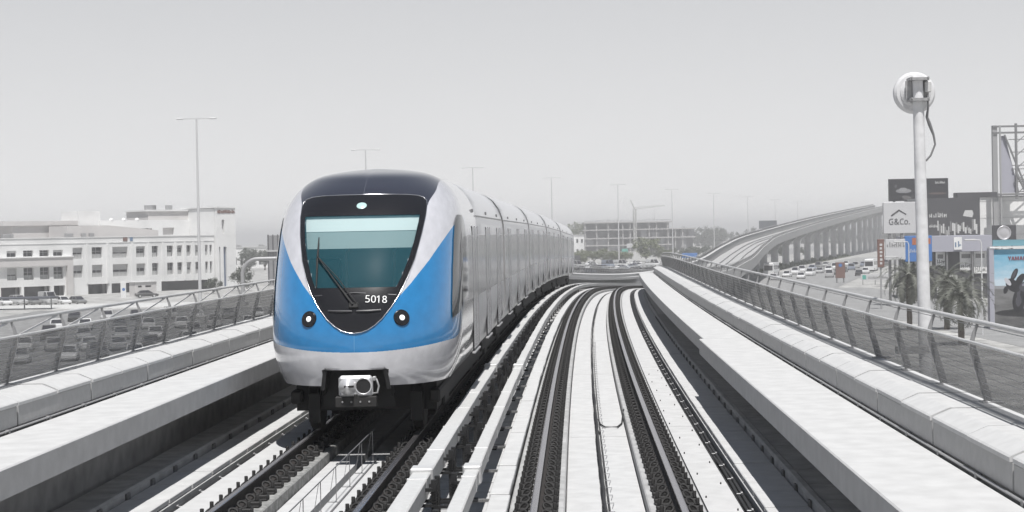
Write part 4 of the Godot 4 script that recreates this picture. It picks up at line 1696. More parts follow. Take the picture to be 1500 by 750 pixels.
func build_cars() -> void:
	var paints := [["white", M.car_white], ["white", M.car_white], ["silver", M.car_silver], ["white", M.car_white], ["grey", M.car_grey], ["black", M.car_black], ["white", M.car_white], ["silver", M.car_silver], ["pale blue", M.car_blue]]
	var kinds := ["sedan", "sedan", "suv", "sedan", "suv", "van", "sedan"]
	var kname := {"sedan": "saloon car", "suv": "off-road car", "van": "van"}
	rng.seed = 2024
	# rows: name for the label, group, list of (x, d), turn, spread
	var rows := []
	var near := [[166.0, -49.0, 6, 3.4], [183.0, -50.5, 7, 3.3], [203.0, -53.0, 6, 4.1], [226.0, -58.0, 7, 4.0], [252.0, -62.0, 7, 4.3]]
	var nn := ["nearest", "second", "third", "fourth", "farthest"]
	for i in near.size():
		var l := []
		for k in near[i][2]:
			l.append(Vector2(near[i][1] + near[i][3] * k + rng.randf_range(-0.4, 0.4), near[i][0] + rng.randf_range(-1.5, 1.5)))
		rows.append(["in %s row behind the left fence" % nn[i], "cars in the car park behind the left fence", l, 0.25 + (PI if i % 2 == 1 else 0.0)])
	var l2 := []
	for k in 8:
		l2.append(Vector2(-98.0 + 2.75 * k, 323.0 - 0.3 * k))
	rows.append(["in the line before the white office block", "cars before the office block", l2, 0.7])
	for i in 5:
		var l := []
		var d: float = [488.0, 512.0, 540.0, 572.0, 606.0][i]
		for k in [6, 6, 5, 6, 6][i]:
			l.append(Vector2(d * (0.036 + 0.0086 * k) + rng.randf_range(-0.8, 0.8), d + rng.randf_range(-3, 3)))
		rows.append(["in %s row of the far middle car park" % ["nearest", "second", "third", "fourth", "farthest"][i], "cars in the far middle car park", l, [0.9, -1.2, 1.25, 0.6, -0.9][i]])
	for i in 4:
		var l := []
		for k in [7, 7, 6, 6][i]:
			var d: float = 392.0 + 21.0 * k + 6.0 * i + rng.randf_range(-3, 3)
			l.append(Vector2(0.27 * (d - 400.0) + [60.0, 65.5, 71.0, 77.0][i] + rng.randf_range(-0.5, 0.5), d))
		rows.append(["in %s lane beside the far viaduct piers" % ["first", "second", "third", "fourth"][i], "traffic beside the far viaduct", l, (-0.28 if i < 2 else PI - 0.28)])
	for r in rows:
		for k in r[2].size():
			var p: Array = paints[rng.randi() % paints.size()]
			var kd: String = kinds[rng.randi() % kinds.size()]
			if kd == "van" and r[1].contains("left fence"):
				kd = "sedan"
			var q: Vector2 = r[2][k]
			make_car(kd, p[1], "%s %s, %s from left %s" % [p[0], kname[kd], ORD[k], r[0]], r[1], q.x, q.y, r[3] + rng.randf_range(-0.08, 0.08))
	make_car("sedan", M.car_black, "dark saloon car parked before the pale kiosk", "", -72.6, 352.0, 1.9)
	# white coach among the traffic
	for e in [[62.5, 428.0, "white coach in the traffic left of the brown totem sign", -0.28], [92.0, 455.0, "white coach in the traffic right of the brown totem sign", -0.3]]:
		var c := thing("coach", e[2], "coach", at(e[0], e[1], 0.02), e[3])
		var s := S()
		loft(s, [[-5.5, 1.1, 1.2, 1.05, 0.35, 1.2, 3.0], [-5.2, 1.22, 1.25, 1.12, 0.3, 1.2, 3.15], [5.1, 1.22, 1.25, 1.12, 0.3, 1.2, 3.15], [5.5, 1.15, 1.2, 1.0, 0.4, 1.2, 2.95]])
		part(c, "body", fin(s), M.car_white)
		s = S()
		for sg in [-1.0, 1.0]:
			box(s, Vector3(1.215 * sg, 2.05, -0.2), Vector3(0.06, 0.9, 9.4))
		part(c, "side_glass", fin(s), M.car_glass)
		s = S()
		box(s, Vector3(0, 1.95, 5.46), Vector3(2.0, 1.2, 0.1))
		part(c, "windscreen", fin(s), M.car_glass)
		for z in [-3.4, 3.6]:
			for sx in [-1.0, 1.0]:
				part(c, "wheel", car_meshes["van"].tyre, M.rubber, Transform3D((Basis() if sx > 0 else Basis(Vector3.UP, PI)).scaled(Vector3(1.4, 1.4, 1.4)), Vector3(1.12 * sx, 0.46, z)))

# ---------------------------------------------------------------- plants
func leaf_crown(sd: int, rx: float, ry: float, n: int, leaf: float, clumps := 26) -> ArrayMesh:
	var r := RandomNumberGenerator.new()
	r.seed = sd
	var cs := []
	for i in clumps:
		var v := Vector3(r.randfn(), r.randfn(), r.randfn()).normalized() * pow(r.randf(), 0.45)
		cs.append([Vector3(v.x * rx, v.y * ry, v.z * rx), r.randf_range(0.22, 0.42) * minf(rx, ry)])
	var s := S()
	for i in n:
		var c: Array = cs[r.randi() % clumps]
		var v := Vector3(r.randfn(), r.randfn(), r.randfn()).normalized() * pow(r.randf(), 0.5)
		var p: Vector3 = c[0] + v * c[1]
		var a := Vector3(r.randfn(), r.randfn(), r.randfn()).normalized()
		var b := a.cross(Vector3(r.randfn(), r.randfn(), r.randfn())).normalized()
		var l := leaf * r.randf_range(0.6, 1.3)
		quad(s, p - a * l, p - b * l * 0.5, p + a * l, p + b * l * 0.5)
	return fin(s)

func tree(called: String, label: String, category: String, group: String, x: float, d: float, h: float, rx: float, var_i: int, m: Material, crowns: Array, trunk_h := 0.3) -> void:
	var t := thing(called, label, category, at(x, d), var_i * 1.7, group)
	var s := S()
	var th := h * trunk_h
	tube(s, [Vector3.ZERO, Vector3(0.05, th * 0.6, 0), Vector3(0, th + h * 0.2, 0.06)], [0.035 * h, 0.028 * h, 0.016 * h], 7)
	for k in 4:
		var a := TAU * k / 4 + var_i
		tube(s, [Vector3(0, th * 0.8, 0), Vector3(cos(a) * rx * 0.3, th + h * 0.2, sin(a) * rx * 0.3), Vector3(cos(a) * rx * 0.6, th + h * 0.36, sin(a) * rx * 0.6)], [0.016 * h, 0.012 * h, 0.005 * h], 5)
	part(t, "trunk", fin(s), M.bark)
	var ry := (h - th) / 2
	part(t, "crown", crowns[var_i % crowns.size()], m, Transform3D(Basis().scaled(Vector3(rx, ry, rx)), Vector3(0, th + ry, 0)))

func build_plants() -> void:
	var crowns := []
	for i in 4:
		crowns.append(leaf_crown(100 + i, 1.0, 1.0, 2600, 0.075, 34))
	rng.seed = 55
	# belt of trees behind the middle car park
	var xs := [21.5, 24.5, 27.0, 30.5, 33.5, 36.5, 39.5, 42.0]
	for i in xs.size():
		tree("roadside_tree", "low bushy tree, %s from the left in the belt behind the middle car park" % ORD[i], "tree", "trees behind the middle car park", xs[i], 655 + rng.randf_range(-6, 6), rng.randf_range(4.2, 5.6), rng.randf_range(2.9, 3.6), i, M.leaf_olive, crowns, 0.14)
	tree("broad_tree", "large round tree in front of the unfinished building", "tree", "", 50.5, 668, 9.0, 5.6, 2, M.leaf_olive, crowns, 0.2)
	tree("roadside_tree", "bushy tree just right of the large round tree", "tree", "", 57.0, 672, 5.2, 3.2, 1, M.leaf_olive, crowns, 0.15)
	# trees beside the offices and behind the sign gantry
	var lt := [[-58.5, 384.0, 5.2, 2.6, "bushy tree at the foot of the office tower, left of the lamp mast"], [-49.5, 392.0, 4.4, 2.4, "bushy shrub right of the office tower"], [-46.4, 394.0, 4.8, 2.2, "bushy shrub beside the curved sign gantry"], [-40.2, 396.0, 4.2, 2.5, "round shrub right of the curved sign gantry foot"], [-62.8, 372.0, 3.2, 2.0, "small shrub before the dark ground floor of the offices"]]
	for i in lt.size():
		tree("shrub", lt[i][4], "shrub", "", lt[i][0], lt[i][1], lt[i][2], lt[i][3], i, M.leaf_grey, crowns, 0.12)
	for i in 6:
		tree("street_tree", "dark hazy tree, %s from the left behind the curved sign gantry" % ORD[i], "tree", "trees behind the sign gantry", -98.0 + 4.6 * i + rng.randf_range(-1, 1), 640 + rng.randf_range(-15, 15), rng.randf_range(6.0, 9.0), rng.randf_range(2.8, 3.6), i + 1, M.leaf_grey, crowns, 0.15)
	for i in 3:
		tree("street_tree", "tall tree left of the unfinished building, %s from the left" % ORD[i], "tree", "trees left of the unfinished building", 30.0 + 5.5 * i, 1090, 15.0 + 1.5 * i, 5.0, i, M.leaf_olive, crowns, 0.15)
	# far wood on the horizon
	var r := RandomNumberGenerator.new()
	r.seed = 8
	for w in [["far_wood", "long hazy belt of trees on the horizon right of the unfinished building", 118.0, 330.0, 1350.0, 15.0], ["far_wood", "long hazy belt of trees on the left horizon", -560.0, -80.0, 1500.0, 9.0], ["far_wood", "hazy scrub behind the parked cars of the middle car park", 62.0, 128.0, 800.0, 5.0]]:
		var mm := MultiMesh.new()
		mm.transform_format = MultiMesh.TRANSFORM_3D
		mm.mesh = crowns[0]
		mm.instance_count = 60
		for i in 60:
			var x: float = lerpf(w[2], w[3], (i + r.randf()) / 60.0)
			var hh: float = w[5] * r.randf_range(0.45, 1.0)
			mm.set_instance_transform(i, Transform3D(Basis(Vector3.UP, r.randf() * TAU).scaled(Vector3(hh * 0.5, hh * 0.5, hh * 0.5)), at(x, w[4] + r.randf_range(-60, 60), hh * 0.45)))
		var mi := MultiMeshInstance3D.new()
		mi.name = numbered(w[0])
		mi.multimesh = mm
		mi.material_override = M.leaf_grey
		mi.set_meta("kind", "stuff")
		tag(mi, w[1], "wood")
		add_child(mi)
	# date palms beyond the right fence
	var pl := [[42.4, 190.0, 5.9, 3.4, "date palm left of the antenna mast below the advertising signs"], [41.6, 165.0, 4.9, 3.5, "broad date palm right of the antenna mast"], [46.4, 190.0, 5.4, 3.0, "date palm half hidden behind the antenna mast"]]
	for i in pl.size():
		palm(pl[i][0], pl[i][1], pl[i][2], pl[i][3], i, pl[i][4])

func palm(x: float, d: float, h: float, R: float, sd: int, label: String) -> void:
	var t := thing("date_palm", label, "palm", at(x, d), 0.0, "date palms beyond the right fence")
	var r := RandomNumberGenerator.new()
	r.seed = 300 + sd
	var s := S()
	var pts := []
	var rad := []
	for i in 9:
		pts.append(Vector3(0.05 * sin(i * 0.8), h * i / 8.0, 0.04 * cos(i)))
		rad.append(0.30 - 0.08 * i / 8.0 + (0.03 if i % 2 == 0 else 0.0))
	tube(s, pts, rad, 9)
	part(t, "trunk", fin(s), M.bark)
	for k in 46:
		s = S()
		var a := TAU * k * 0.381966 + r.randf_range(-0.15, 0.15)
		var el := lerpf(1.25, -0.75, pow(k / 45.0, 0.9)) + r.randf_range(-0.1, 0.1)
		var L := R * r.randf_range(0.95, 1.2)
		var dir := Vector3(cos(a), 0, sin(a))
		var sp := []
		var p := Vector3(0, h, 0)
		var e := el
		for i in 13:
			sp.append(p)
			p += (dir * cos(e) + Vector3.UP * sin(e)) * L / 12.0
			e -= 0.105 + 0.02 * i * 0.5
		var rr := []
		for i in 13:
			rr.append(0.035 * (1.0 - i / 13.5))
		tube(s, sp, rr, 4, false)
		var sd_v := dir.cross(Vector3.UP)
		for i in range(2, 13):
			for j in 2:
				for q in [-1.0, 1.0]:
					var b: Vector3 = sp[i] if j == 0 else (sp[i] + sp[i - 1]) / 2
					var tg: Vector3 = (sp[i] - sp[i - 1]).normalized()
					var ll := R * 0.24 * (1.0 - 0.55 * absf(i - 6.0) / 7.0) * r.randf_range(0.8, 1.15)
					var tip: Vector3 = b + (sd_v * q * 0.75 + tg * 0.65 + Vector3.UP * r.randf_range(-0.25, 0.3)).normalized() * ll
					var w: Vector3 = tg * 0.06
					s.add_vertex(b - w); s.add_vertex(b + w); s.add_vertex(tip)
		part(t, "frond", fin(s), M.leaf_palm)

# ---------------------------------------------------------------- signs and buildings on the right
func text_part(parent: Node3D, called: String, txt: String, px: float, m: Material, pos: Vector3, font := "Droid Sans", bold := false) -> void:
	var tm := TextMesh.new()
	tm.text = txt
	var fo := SystemFont.new()
	fo.font_names = PackedStringArray([font])
	if bold:
		fo.font_weight = 700
	tm.font = fo
	tm.font_size = 32
	tm.pixel_size = px
	tm.depth = 0.05
	part(parent, called, tm, m, Transform3D(Basis(), pos))

# strokes too blurred to read in the photograph
func marks(s: SurfaceTool, x0: float, x1: float, y: float, h: float, z: float, sd: int) -> void:
	var r := RandomNumberGenerator.new()
	r.seed = sd
	var x := x0
	while x < x1 - h * 0.2:
		var w := h * r.randf_range(0.12, 0.2)
		bx(s, x, x + w, y, y + h * r.randf_range(0.5, 1.0), z, z + 0.03)
		if r.randf() < 0.6:
			var yy := y + h * r.randf_range(0.0, 0.4)
			bx(s, x + w, x + w + h * 0.22, yy, yy + h * 0.16, z, z + 0.03)
		x += w + h * r.randf_range(0.2, 0.32)

func ellipse(by: PackedByteArray, W: int, H: int, cx: float, cy: float, rx: float, ry: float, rot: float, c: Color, inner := 0.0) -> void:
	var R := maxf(rx, ry)
	for y in range(maxi(0, int(cy - R)), mini(H, int(cy + R) + 1)):
		for x in range(maxi(0, int(cx - R)), mini(W, int(cx + R) + 1)):
			var dx := x - cx
			var dy := y - cy
			var u := (dx * cos(rot) + dy * sin(rot)) / rx
			var v := (-dx * sin(rot) + dy * cos(rot)) / ry
			var q := u * u + v * v
			if q < 1.0 and q >= inner * inner:
				var i := (y * W + x) * 3
				by[i] = int(c.r * 255)
				by[i + 1] = int(c.g * 255)
				by[i + 2] = int(c.b * 255)

func poster_tex() -> ImageTexture:
	var W := 320
	var H := 288
	var by := PackedByteArray()
	by.resize(W * H * 3)
	var n := FastNoiseLite.new()
	n.seed = 6
	n.frequency = 0.02
	for y in H:
		for x in W:
			var k := float(y) / H
			var c: Color
			var z := n.get_noise_2d(x * 0.6, y * 2.0)
			if k < 0.46:
				c = Color(0.36, 0.62, 0.74).lerp(Color(0.74, 0.80, 0.84), clampf(k / 0.42 + z * 0.25, 0, 1))
			elif k < 0.5:
				c = Color(0.55, 0.56, 0.57)
			else:
				c = Color(0.47, 0.47, 0.47).lerp(Color(0.30, 0.30, 0.30), clampf((k - 0.5) * 1.6 + z * 0.5, 0, 1))
			var i := (y * W + x) * 3
			by[i] = int(c.r * 255)
			by[i + 1] = int(c.g * 255)
			by[i + 2] = int(c.b * 255)
	var dk := Color(0.10, 0.10, 0.12)
	var md := Color(0.26, 0.26, 0.29)
	var lt := Color(0.52, 0.52, 0.56)
	# the printed motorcycle seen from its front left: shadow, wheels, fork, fairing, mirror, tank, seat
	ellipse(by, W, H, 150, 232, 150, 16, 0.0, Color(0.15, 0.15, 0.16))
	ellipse(by, W, H, 232, 178, 50, 56, 0.0, dk, 0.6)
	ellipse(by, W, H, 232, 178, 30, 34, 0.0, md, 0.8)
	ellipse(by, W, H, 86, 188, 22, 44, 0.1, dk, 0.45)
	ellipse(by, W, H, 86, 188, 9, 22, 0.1, md)
	ellipse(by, W, H, 140, 176, 44, 30, 0.25, dk)
	ellipse(by, W, H, 130, 190, 14, 10, 0.0, lt)
	ellipse(by, W, H, 158, 196, 16, 8, 0.2, md)
	ellipse(by, W, H, 88, 150, 6, 46, 0.12, md)
	ellipse(by, W, H, 66, 132, 30, 20, 0.75, dk)
	ellipse(by, W, H, 48, 118, 17, 8, 0.9, Color(0.72, 0.72, 0.74))
	ellipse(by, W, H, 40, 148, 8, 14, 0.3, dk)
	ellipse(by, W, H, 92, 112, 12, 26, 0.6, dk)
	ellipse(by, W, H, 72, 92, 9, 24, 0.45, dk)
	ellipse(by, W, H, 72, 90, 5, 16, 0.45, md)
	ellipse(by, W, H, 128, 134, 40, 22, -0.2, md)
	ellipse(by, W, H, 122, 126, 24, 7, -0.25, lt)
	ellipse(by, W, H, 190, 122, 44, 12, -0.45, dk)
	ellipse(by, W, H, 176, 140, 30, 10, -0.2, dk)
	return ImageTexture.create_from_image(Image.create_from_data(W, H, false, Image.FORMAT_RGB8, by))

func dark_poster_tex() -> ImageTexture:
	var W := 256
	var H := 96
	var by := PackedByteArray()
	by.resize(W * H * 3)
	for i in W * H:
		by[i * 3] = 40
		by[i * 3 + 1] = 40
		by[i * 3 + 2] = 44
	ellipse(by, W, H, 62, 52, 34, 10, 0.0, Color(0.5, 0.5, 0.51))
	ellipse(by, W, H, 60, 46, 18, 9, 0.0, Color(0.55, 0.55, 0.56))
	ellipse(by, W, H, 76, 84, 22, 10, 0.3, Color(0.38, 0.37, 0.37))
	ellipse(by, W, H, 28, 30, 5, 8, 0.3, Color(0.34, 0.34, 0.35))
	ellipse(by, W, H, 210, 66, 40, 5, 0.0, Color(0.33, 0.29, 0.28))
	return ImageTexture.create_from_image(Image.create_from_data(W, H, false, Image.FORMAT_RGB8, by))

func printed(parent: Node3D, called: String, w: float, h: float, c: Vector3, tex: Texture2D) -> void:
	var s := S()
	for q in [[-1, 1, 0, 0], [1, 1, 1, 0], [1, -1, 1, 1], [-1, 1, 0, 0], [1, -1, 1, 1], [-1, -1, 0, 1]]:
		s.set_uv(Vector2(q[2], q[3]))
		s.add_vertex(c + Vector3(q[0] * w / 2, q[1] * h / 2, 0))
	var m := StandardMaterial3D.new()
	m.albedo_texture = tex
	m.roughness = 0.5
	part(parent, called, fin(s), m)

func post2(s: SurfaceTool, xs: Array, y1: float, w: float, z := 0.0) -> void:
	for x in xs:
		bx(s, x - w / 2, x + w / 2, 0.0, y1, z - w, z)

func build_signs() -> void:
	var s: SurfaceTool
	# shop building with grey fascia
	var b := thing("shop_building", "low shop building with pale grey fascia and window posters behind the palms", "building", at(68.3, 271), -0.12)
	s = S()
	bx(s, -8.0, 5.2, 0.0, 7.2, -14.0, -0.6)
	part(b, "wall", fin(s), M.shop_dark)
	s = S()
	bx(s, -8.2, 5.4, 7.2, 9.6, -14.0, 0.6)
	part(b, "fascia", fin(s), M.fascia)
	for r in [[-3.5, -2.1, 5.0, 7.15], [0.1, 2.0, 4.3, 7.15], [2.2, 4.1, 3.8, 7.15], [-5.2, -4.1, 5.0, 7.15], [-3.4, -2.2, 0.6, 3.2], [-1.6, -0.3, 0.6, 3.6]]:
		s = S()
		bx(s, r[0], r[1], r[2], r[3], -0.55, -0.4)
		var p := part(b, "window_poster", fin(s), M.white_wall)
		s = S()
		marks(s, r[0] + 0.2, r[1] - 0.1, r[2] + 0.4, 0.7, -0.398, int(r[0] * 10) + 90)
		bx(s, r[0] + 0.25, r[1] - 0.3, r[3] - 1.0, r[3] - 0.35, -0.398, -0.38)
		part(p, "print", fin(s), M.print_grey)
	s = S()
	bx(s, -0.9, 0.3, 7.5, 9.4, 0.603, 0.75)
	part(b, "logo_panel", fin(s), M.white_wall)
	s = S()
	marks(s, -0.75, 0.1, 7.9, 1.1, 0.753, 4)
	part(b, "logo_print", fin(s), M.sign_blue_grey)
	for x in [-6.6, -1.9, 1.9, 4.9]:
		s = S()
		bx(s, x - 0.12, x + 0.12, 0.0, 7.2, -0.35, 0.4)
		part(b, "column", fin(s), M.galv_dark)
	# building with dark banner
	b = thing("banner_building", "building wrapped in a dark banner with pale lettering", "building", at(79.7, 320), 0.0)
	s = S()
	bx(s, -6.6, 4.7, 0.0, 16.2, -10.0, 0.0)
	part(b, "wall", fin(s), M.grey_wall)
	s = S()
	bx(s, -4.7, 4.7, 9.4, 16.2, 0.003, 0.25)
	part(b, "banner", fin(s), M.banner_dark)
	s = S()
	marks(s, -4.4, -1.2, 12.7, 0.9, 0.253, 13)
	marks(s, -4.5, -2.9, 10.9, 0.6, 0.253, 17)
	part(b, "lettering", fin(s), M.print_pale)
	s = S()
	prism(s, [Vector2(2.0, 13.9), Vector2(3.3, 13.9), Vector2(3.5, 13.3), Vector2(3.3, 12.6), Vector2(1.6, 12.9)], 0.253, 0.29)
	part(b, "printed_shape", fin(s), M.print_pale)
	rng.seed = 19
	for k in 22:
		s = S()
		var x := -3.0 + 7.2 * k / 22.0
		var y := 9.5 + rng.randf_range(0.6, 1.6)
		bx(s, x, x + rng.randf_range(0.15, 0.34), y - rng.randf_range(0.4, 1.0), y + rng.randf_range(0.2, 1.4), 0.253, 0.28)
		part(b, "printed_skyline", fin(s), M.print_pale if k % 3 != 1 else M.print_grey)
	s = S()
	bx(s, 2.0, 9.3, 16.25, 17.2, -8.0, -5.0)
	part(b, "roof_beam", fin(s), M.banner_dark)
	# dark billboard on the roof edge
	b = thing("dark_billboard", "wide dark billboard with a pale car picture above the square white sign", "billboard", at(75.3, 328), 0.0)
	s = S()
	bx(s, -5.5, 5.5, 15.9, 20.0, -0.5, 0.0)
	part(b, "board", fin(s), M.banner_dark)
	printed(b, "print", 10.8, 3.9, Vector3(0, 17.95, 0.006), dark_poster_tex())
	s = S()
	marks(s, 3.1, 5.0, 19.0, 0.5, 0.01, 31)
	part(b, "lettering", fin(s), M.print_pale)
	s = S()
	post2(s, [-4.5, -1.5, 1.5, 4.5], 15.9, 0.4, -0.05)
	part(b, "post", fin(s), M.galv_dark)
	# square white sign
	b = thing("square_sign", "square white sign with a roof mark and the lettering G&Co.", "sign", at(54.75, 250), 0.0)
	s = S()
	cbox(s, Vector3(0, 12.4, -0.3), Vector3(4.7, 4.4, 0.6), 0.05)
	part(b, "panel", fin(s), M.sign_white)
	text_part(b, "lettering", "G&Co.", 0.034, M.print_dark, Vector3(-0.12, 11.85, 0.02))
	s = S()
	bar(s, Vector3(-1.25, 12.7, 0.02), Vector3(-0.10, 13.5, 0.02), 0.03, 0.20)
	bar(s, Vector3(-0.16, 13.47, 0.02), Vector3(0.85, 12.85, 0.02), 0.03, 0.16)
	part(b, "roof_mark", fin(s), M.print_dark)
	s = S()
	post2(s, [-1.5, 0.2], 10.3, 0.35, -0.1)
	part(b, "post", fin(s), M.galv_dark)
	s = S()
	cbox(s, Vector3(-0.85, 7.95, 0.3), Vector3(2.8, 2.9, 0.4), 0.04)
	var pn := part(b, "lower_panel", fin(s), M.sign_white)
	s = S()
	marks(s, -2.05, 0.4, 8.3, 0.75, 0.503, 23)
	part(pn, "print", fin(s), M.print_grey)
	# brown upright sign
	b = thing("upright_sign", "narrow brown upright sign left of the square white sign", "sign", at(49.85, 240), 0.0)
	s = S()
	cbox(s, Vector3(0, 7.6, 0), Vector3(0.9, 3.8, 0.3), 0.04)
	part(b, "panel", fin(s), M.sign_brown)
	for k in 6:
		s = S()
		bx(s, -0.16, 0.14 + 0.04 * (k % 2), 6.1 + 0.5 * k, 6.4 + 0.5 * k, 0.153, 0.17)
		part(b, "letter", fin(s), M.print_pale)
	s = S()
	post2(s, [0.0], 5.75, 0.2)
	part(b, "post", fin(s), M.galv)
	# blue and orange sign
	b = thing("blue_sign", "blue sign with an orange square behind the antenna mast", "sign", at(58.35, 255), 0.0)
	s = S()
	cbox(s, Vector3(0, 7.95, 0), Vector3(3.9, 3.7, 0.4), 0.04)
	part(b, "panel", fin(s), M.sign_blue)
	s = S()
	bx(s, -0.9, 0.4, 8.5, 9.5, 0.203, 0.22)
	bx(s, 1.2, 1.75, 8.6, 9.4, 0.203, 0.22)
	part(b, "orange_mark", fin(s), M.sign_orange)
	s = S()
	marks(s, -1.4, 0.3, 7.4, 0.55, 0.203, 57)
	part(b, "lettering", fin(s), M.print_pale)
	s = S()
	post2(s, [-1.2, 1.2], 6.1, 0.25)
	part(b, "post", fin(s), M.galv_dark)
	# motorcycle billboard
	b = thing("motorcycle_billboard", "blue-sky billboard showing a motorcycle at the right edge", "billboard", at(56.3, 190), 0.0)
	s = S()
	bx(s, -4.8, 4.8, -0.1, 8.5, -0.5, 0.0)
	part(b, "board", fin(s), M.grey_wall)
	printed(b, "print", 9.5, 8.45, Vector3(0.02, 4.26, 0.006), poster_tex())
	text_part(b, "lettering", "YAMAHA", 0.0175, M.print_red, Vector3(-2.05, 7.5, 0.035), "Droid Sans", true)
	s = S()
	bx(s, -5.3, -4.82, -0.1, 8.6, -0.7, 0.25)
	part(b, "frame_post", fin(s), M.fascia)
	s = S()
	bx(s, -5.25, 4.9, 8.62, 8.78, -0.6, 0.3)
	part(b, "top_rail", fin(s), M.white_wall)
	s = S()
	bx(s, -4.8, 4.8, 8.85, 9.5, -0.4, 0.0)
	part(b, "header", fin(s), M.teal_band)
	# emblem sign
	b = thing("emblem_sign", "black square sign with a round silver emblem above the motorcycle billboard", "sign", at(62.4, 225), 0.0)
	s = S()
	cbox(s, Vector3(0, 10.1, 0), Vector3(3.0, 2.0, 0.3), 0.04)
	part(b, "panel", fin(s), M.banner_dark)
	s = S(true)
	lathe(s, [Vector2(0.0, 0.12), Vector2(0.5, 0.10), Vector2(0.78, 0.02), Vector2(0.80, 0.06), Vector2(0.90, 0.06), Vector2(0.92, 0.0)], Vector3(-0.05, 10.1, 0.15), 28, Basis(Vector3.RIGHT, PI / 2))
	part(b, "emblem", fin(s), M.chrome_soft)
	s = S()
	post2(s, [-1.0, 1.0], 9.2, 0.25)
	part(b, "post", fin(s), M.galv_dark)
	# white hall and steel frame
	b = thing("white_hall", "big windowless white hall at the right edge", "building", at(98.5, 340), 0.0)
	s = S()
	bx(s, -8.8, 12.0, 0.0, 16.4, -30.0, 0.0)
	part(b, "wall", fin(s), M.white_wall)
	for k in 5:
		s = S()
		bx(s, -8.75, 11.9, 2.9 + 3.2 * k, 2.96 + 3.2 * k, 0.003, 0.05)
		part(b, "wall_rib", fin(s), M.grey_wall)
	s = S()
	bx(s, -9.0, 12.2, 16.4, 16.7, -30.2, 0.2)
	part(b, "roof_edge", fin(s), M.grey_wall)
	s = S()
	bx(s, 0.4, 2.2, 9.3, 11.0, 0.003, 0.1)
	part(b, "vent", fin(s), M.banner_dark)
	b = thing("steel_hoarding", "bare steel hoarding frame standing above the white hall", "hoarding", at(97.0, 336), 0.0)
	s = S()
	bx(s, -5.6, -4.7, 0.0, 30.0, -1.2, -0.3)
	bx(s, -4.4, -4.1, 0.0, 30.0, -0.3, 0.0)
	part(b, "upright", fin(s), M.galv)
	s = S()
	bx(s, -1.45, -1.05, 16.0, 30.3, -0.3, 0.1)
	part(b, "upright", fin(s), M.galv_dark)
	s = S()
	for y in [29.6, 28.4]:
		bx(s, -5.6, 8.0, y, y + 0.35, -0.4, -0.1)
	part(b, "top_beam", fin(s), M.galv_dark)
	s = S()
	for y in [27.2, 24.8, 22.3, 21.6, 19.6, 19.2, 17.3]:
		bx(s, -2.6 + 0.12 * (27.0 - y), 8.0, y, y + 0.16, -0.35, -0.15)
	var y2 := 17.0
	var f := 1.0
	while y2 < 28.0:
		bar(s, Vector3(-1.2, y2, -0.2), Vector3(1.6, y2 + 2.4, -0.2), 0.14)
		bar(s, Vector3(1.6, y2, -0.2), Vector3(4.4, y2 + 2.4, -0.2), 0.14)
		bar(s, Vector3(4.4, y2 + 2.4, -0.2), Vector3(1.6, y2, -0.3), 0.14)
		y2 += 2.4
	part(b, "lattice", fin(s), M.galv_dark)
	s = S()
	bar(s, Vector3(-3.4, 28.2, -0.2), Vector3(0.9, 17.2, -0.2), 0.3)
	bar(s, Vector3(-1.25, 20.8, 0), Vector3(0.6, 17.0, 0), 0.4)
	part(b, "stay", fin(s), M.galv_dark)
	s = S()
	prism(s, [Vector2(-4.05, 17.2), Vector2(-0.6, 17.2), Vector2(-3.2, 28.0), Vector2(-4.05, 28.0)], -0.7, -0.6)
	part(b, "torn_sheet", fin(s), M.fascia)
	s = S()
	bx(s, -6.2, 8.0, 16.75, 17.1, -1.3, 0.2)
	part(b, "base_beam", fin(s), M.galv_dark)
	# street lamps beyond the right fence
	for e in [[47.6, 180.0, 9.6, "grey street lamp arm reaching left before the shop fascia"], [44.7, 200.0, 9.4, "grey street lamp before the blue sign"], [50.4, 232.0, 7.2, "thin grey lamp post below the brown upright sign"]]:
		var l := thing("street_lamp", e[3], "street lamp", at(e[0], e[1]), 0.0, "single-arm street lamps")
		s = S()
		tube(s, [Vector3.ZERO, Vector3(0, e[2] * 0.5, 0), Vector3(0, e[2] - 0.3, 0), Vector3(-0.12, e[2], 0), Vector3(-0.7, e[2] + 0.05, 0)], [0.10, 0.08, 0.06, 0.05, 0.045], 8)
		part(l, "pole", fin(s), M.mast_grey)
		s = S()
		cbox(s, Vector3(-1.15, e[2] + 0.04, 0), Vector3(1.1, 0.16, 0.34), 0.04)
		part(l, "lamp_head", fin(s), M.grp_white)
	# brown totem among the traffic
	b = thing("brown_totem", "brown totem sign with a blue disc among the parked cars", "sign", at(66.5, 360), 0.0)
	s = S()
	cbox(s, Vector3(0, 2.6, 0), Vector3(1.9, 3.2, 0.4), 0.05)
	part(b, "panel", fin(s), M.sign_brown)
	s = S()
	lathe(s, [Vector2(0.0, 0.03), Vector2(0.35, 0.03), Vector2(0.35, 0.0)], Vector3(0, 3.6, 0.2), 14, Basis(Vector3.RIGHT, PI / 2))
	part(b, "disc", fin(s), M.sign_blue)
	s = S()
	post2(s, [-0.7, 0.7], 1.1, 0.2)
	part(b, "post", fin(s), M.galv_dark)
	b = thing("site_hoarding", "low white hoarding with a green square by the brown totem sign", "hoarding", at(70.5, 345), 0.0)
	s = S()
	cbox(s, Vector3(0, 1.5, 0), Vector3(5.6, 1.2, 0.15), 0.03)
	part(b, "panel", fin(s), M.sign_white)
	s = S()
	bx(s, -2.5, -1.8, 1.1, 1.9, 0.08, 0.1)
	part(b, "green_square", fin(s), M.sign_green)
	s = S()
	marks(s, -1.4, 2.5, 1.2, 0.5, 0.078, 71)
	part(b, "lettering", fin(s), M.print_grey)
	s = S()
	post2(s, [-2.4, 0.0, 2.4], 1.0, 0.12)
	part(b, "post", fin(s), M.galv_dark)
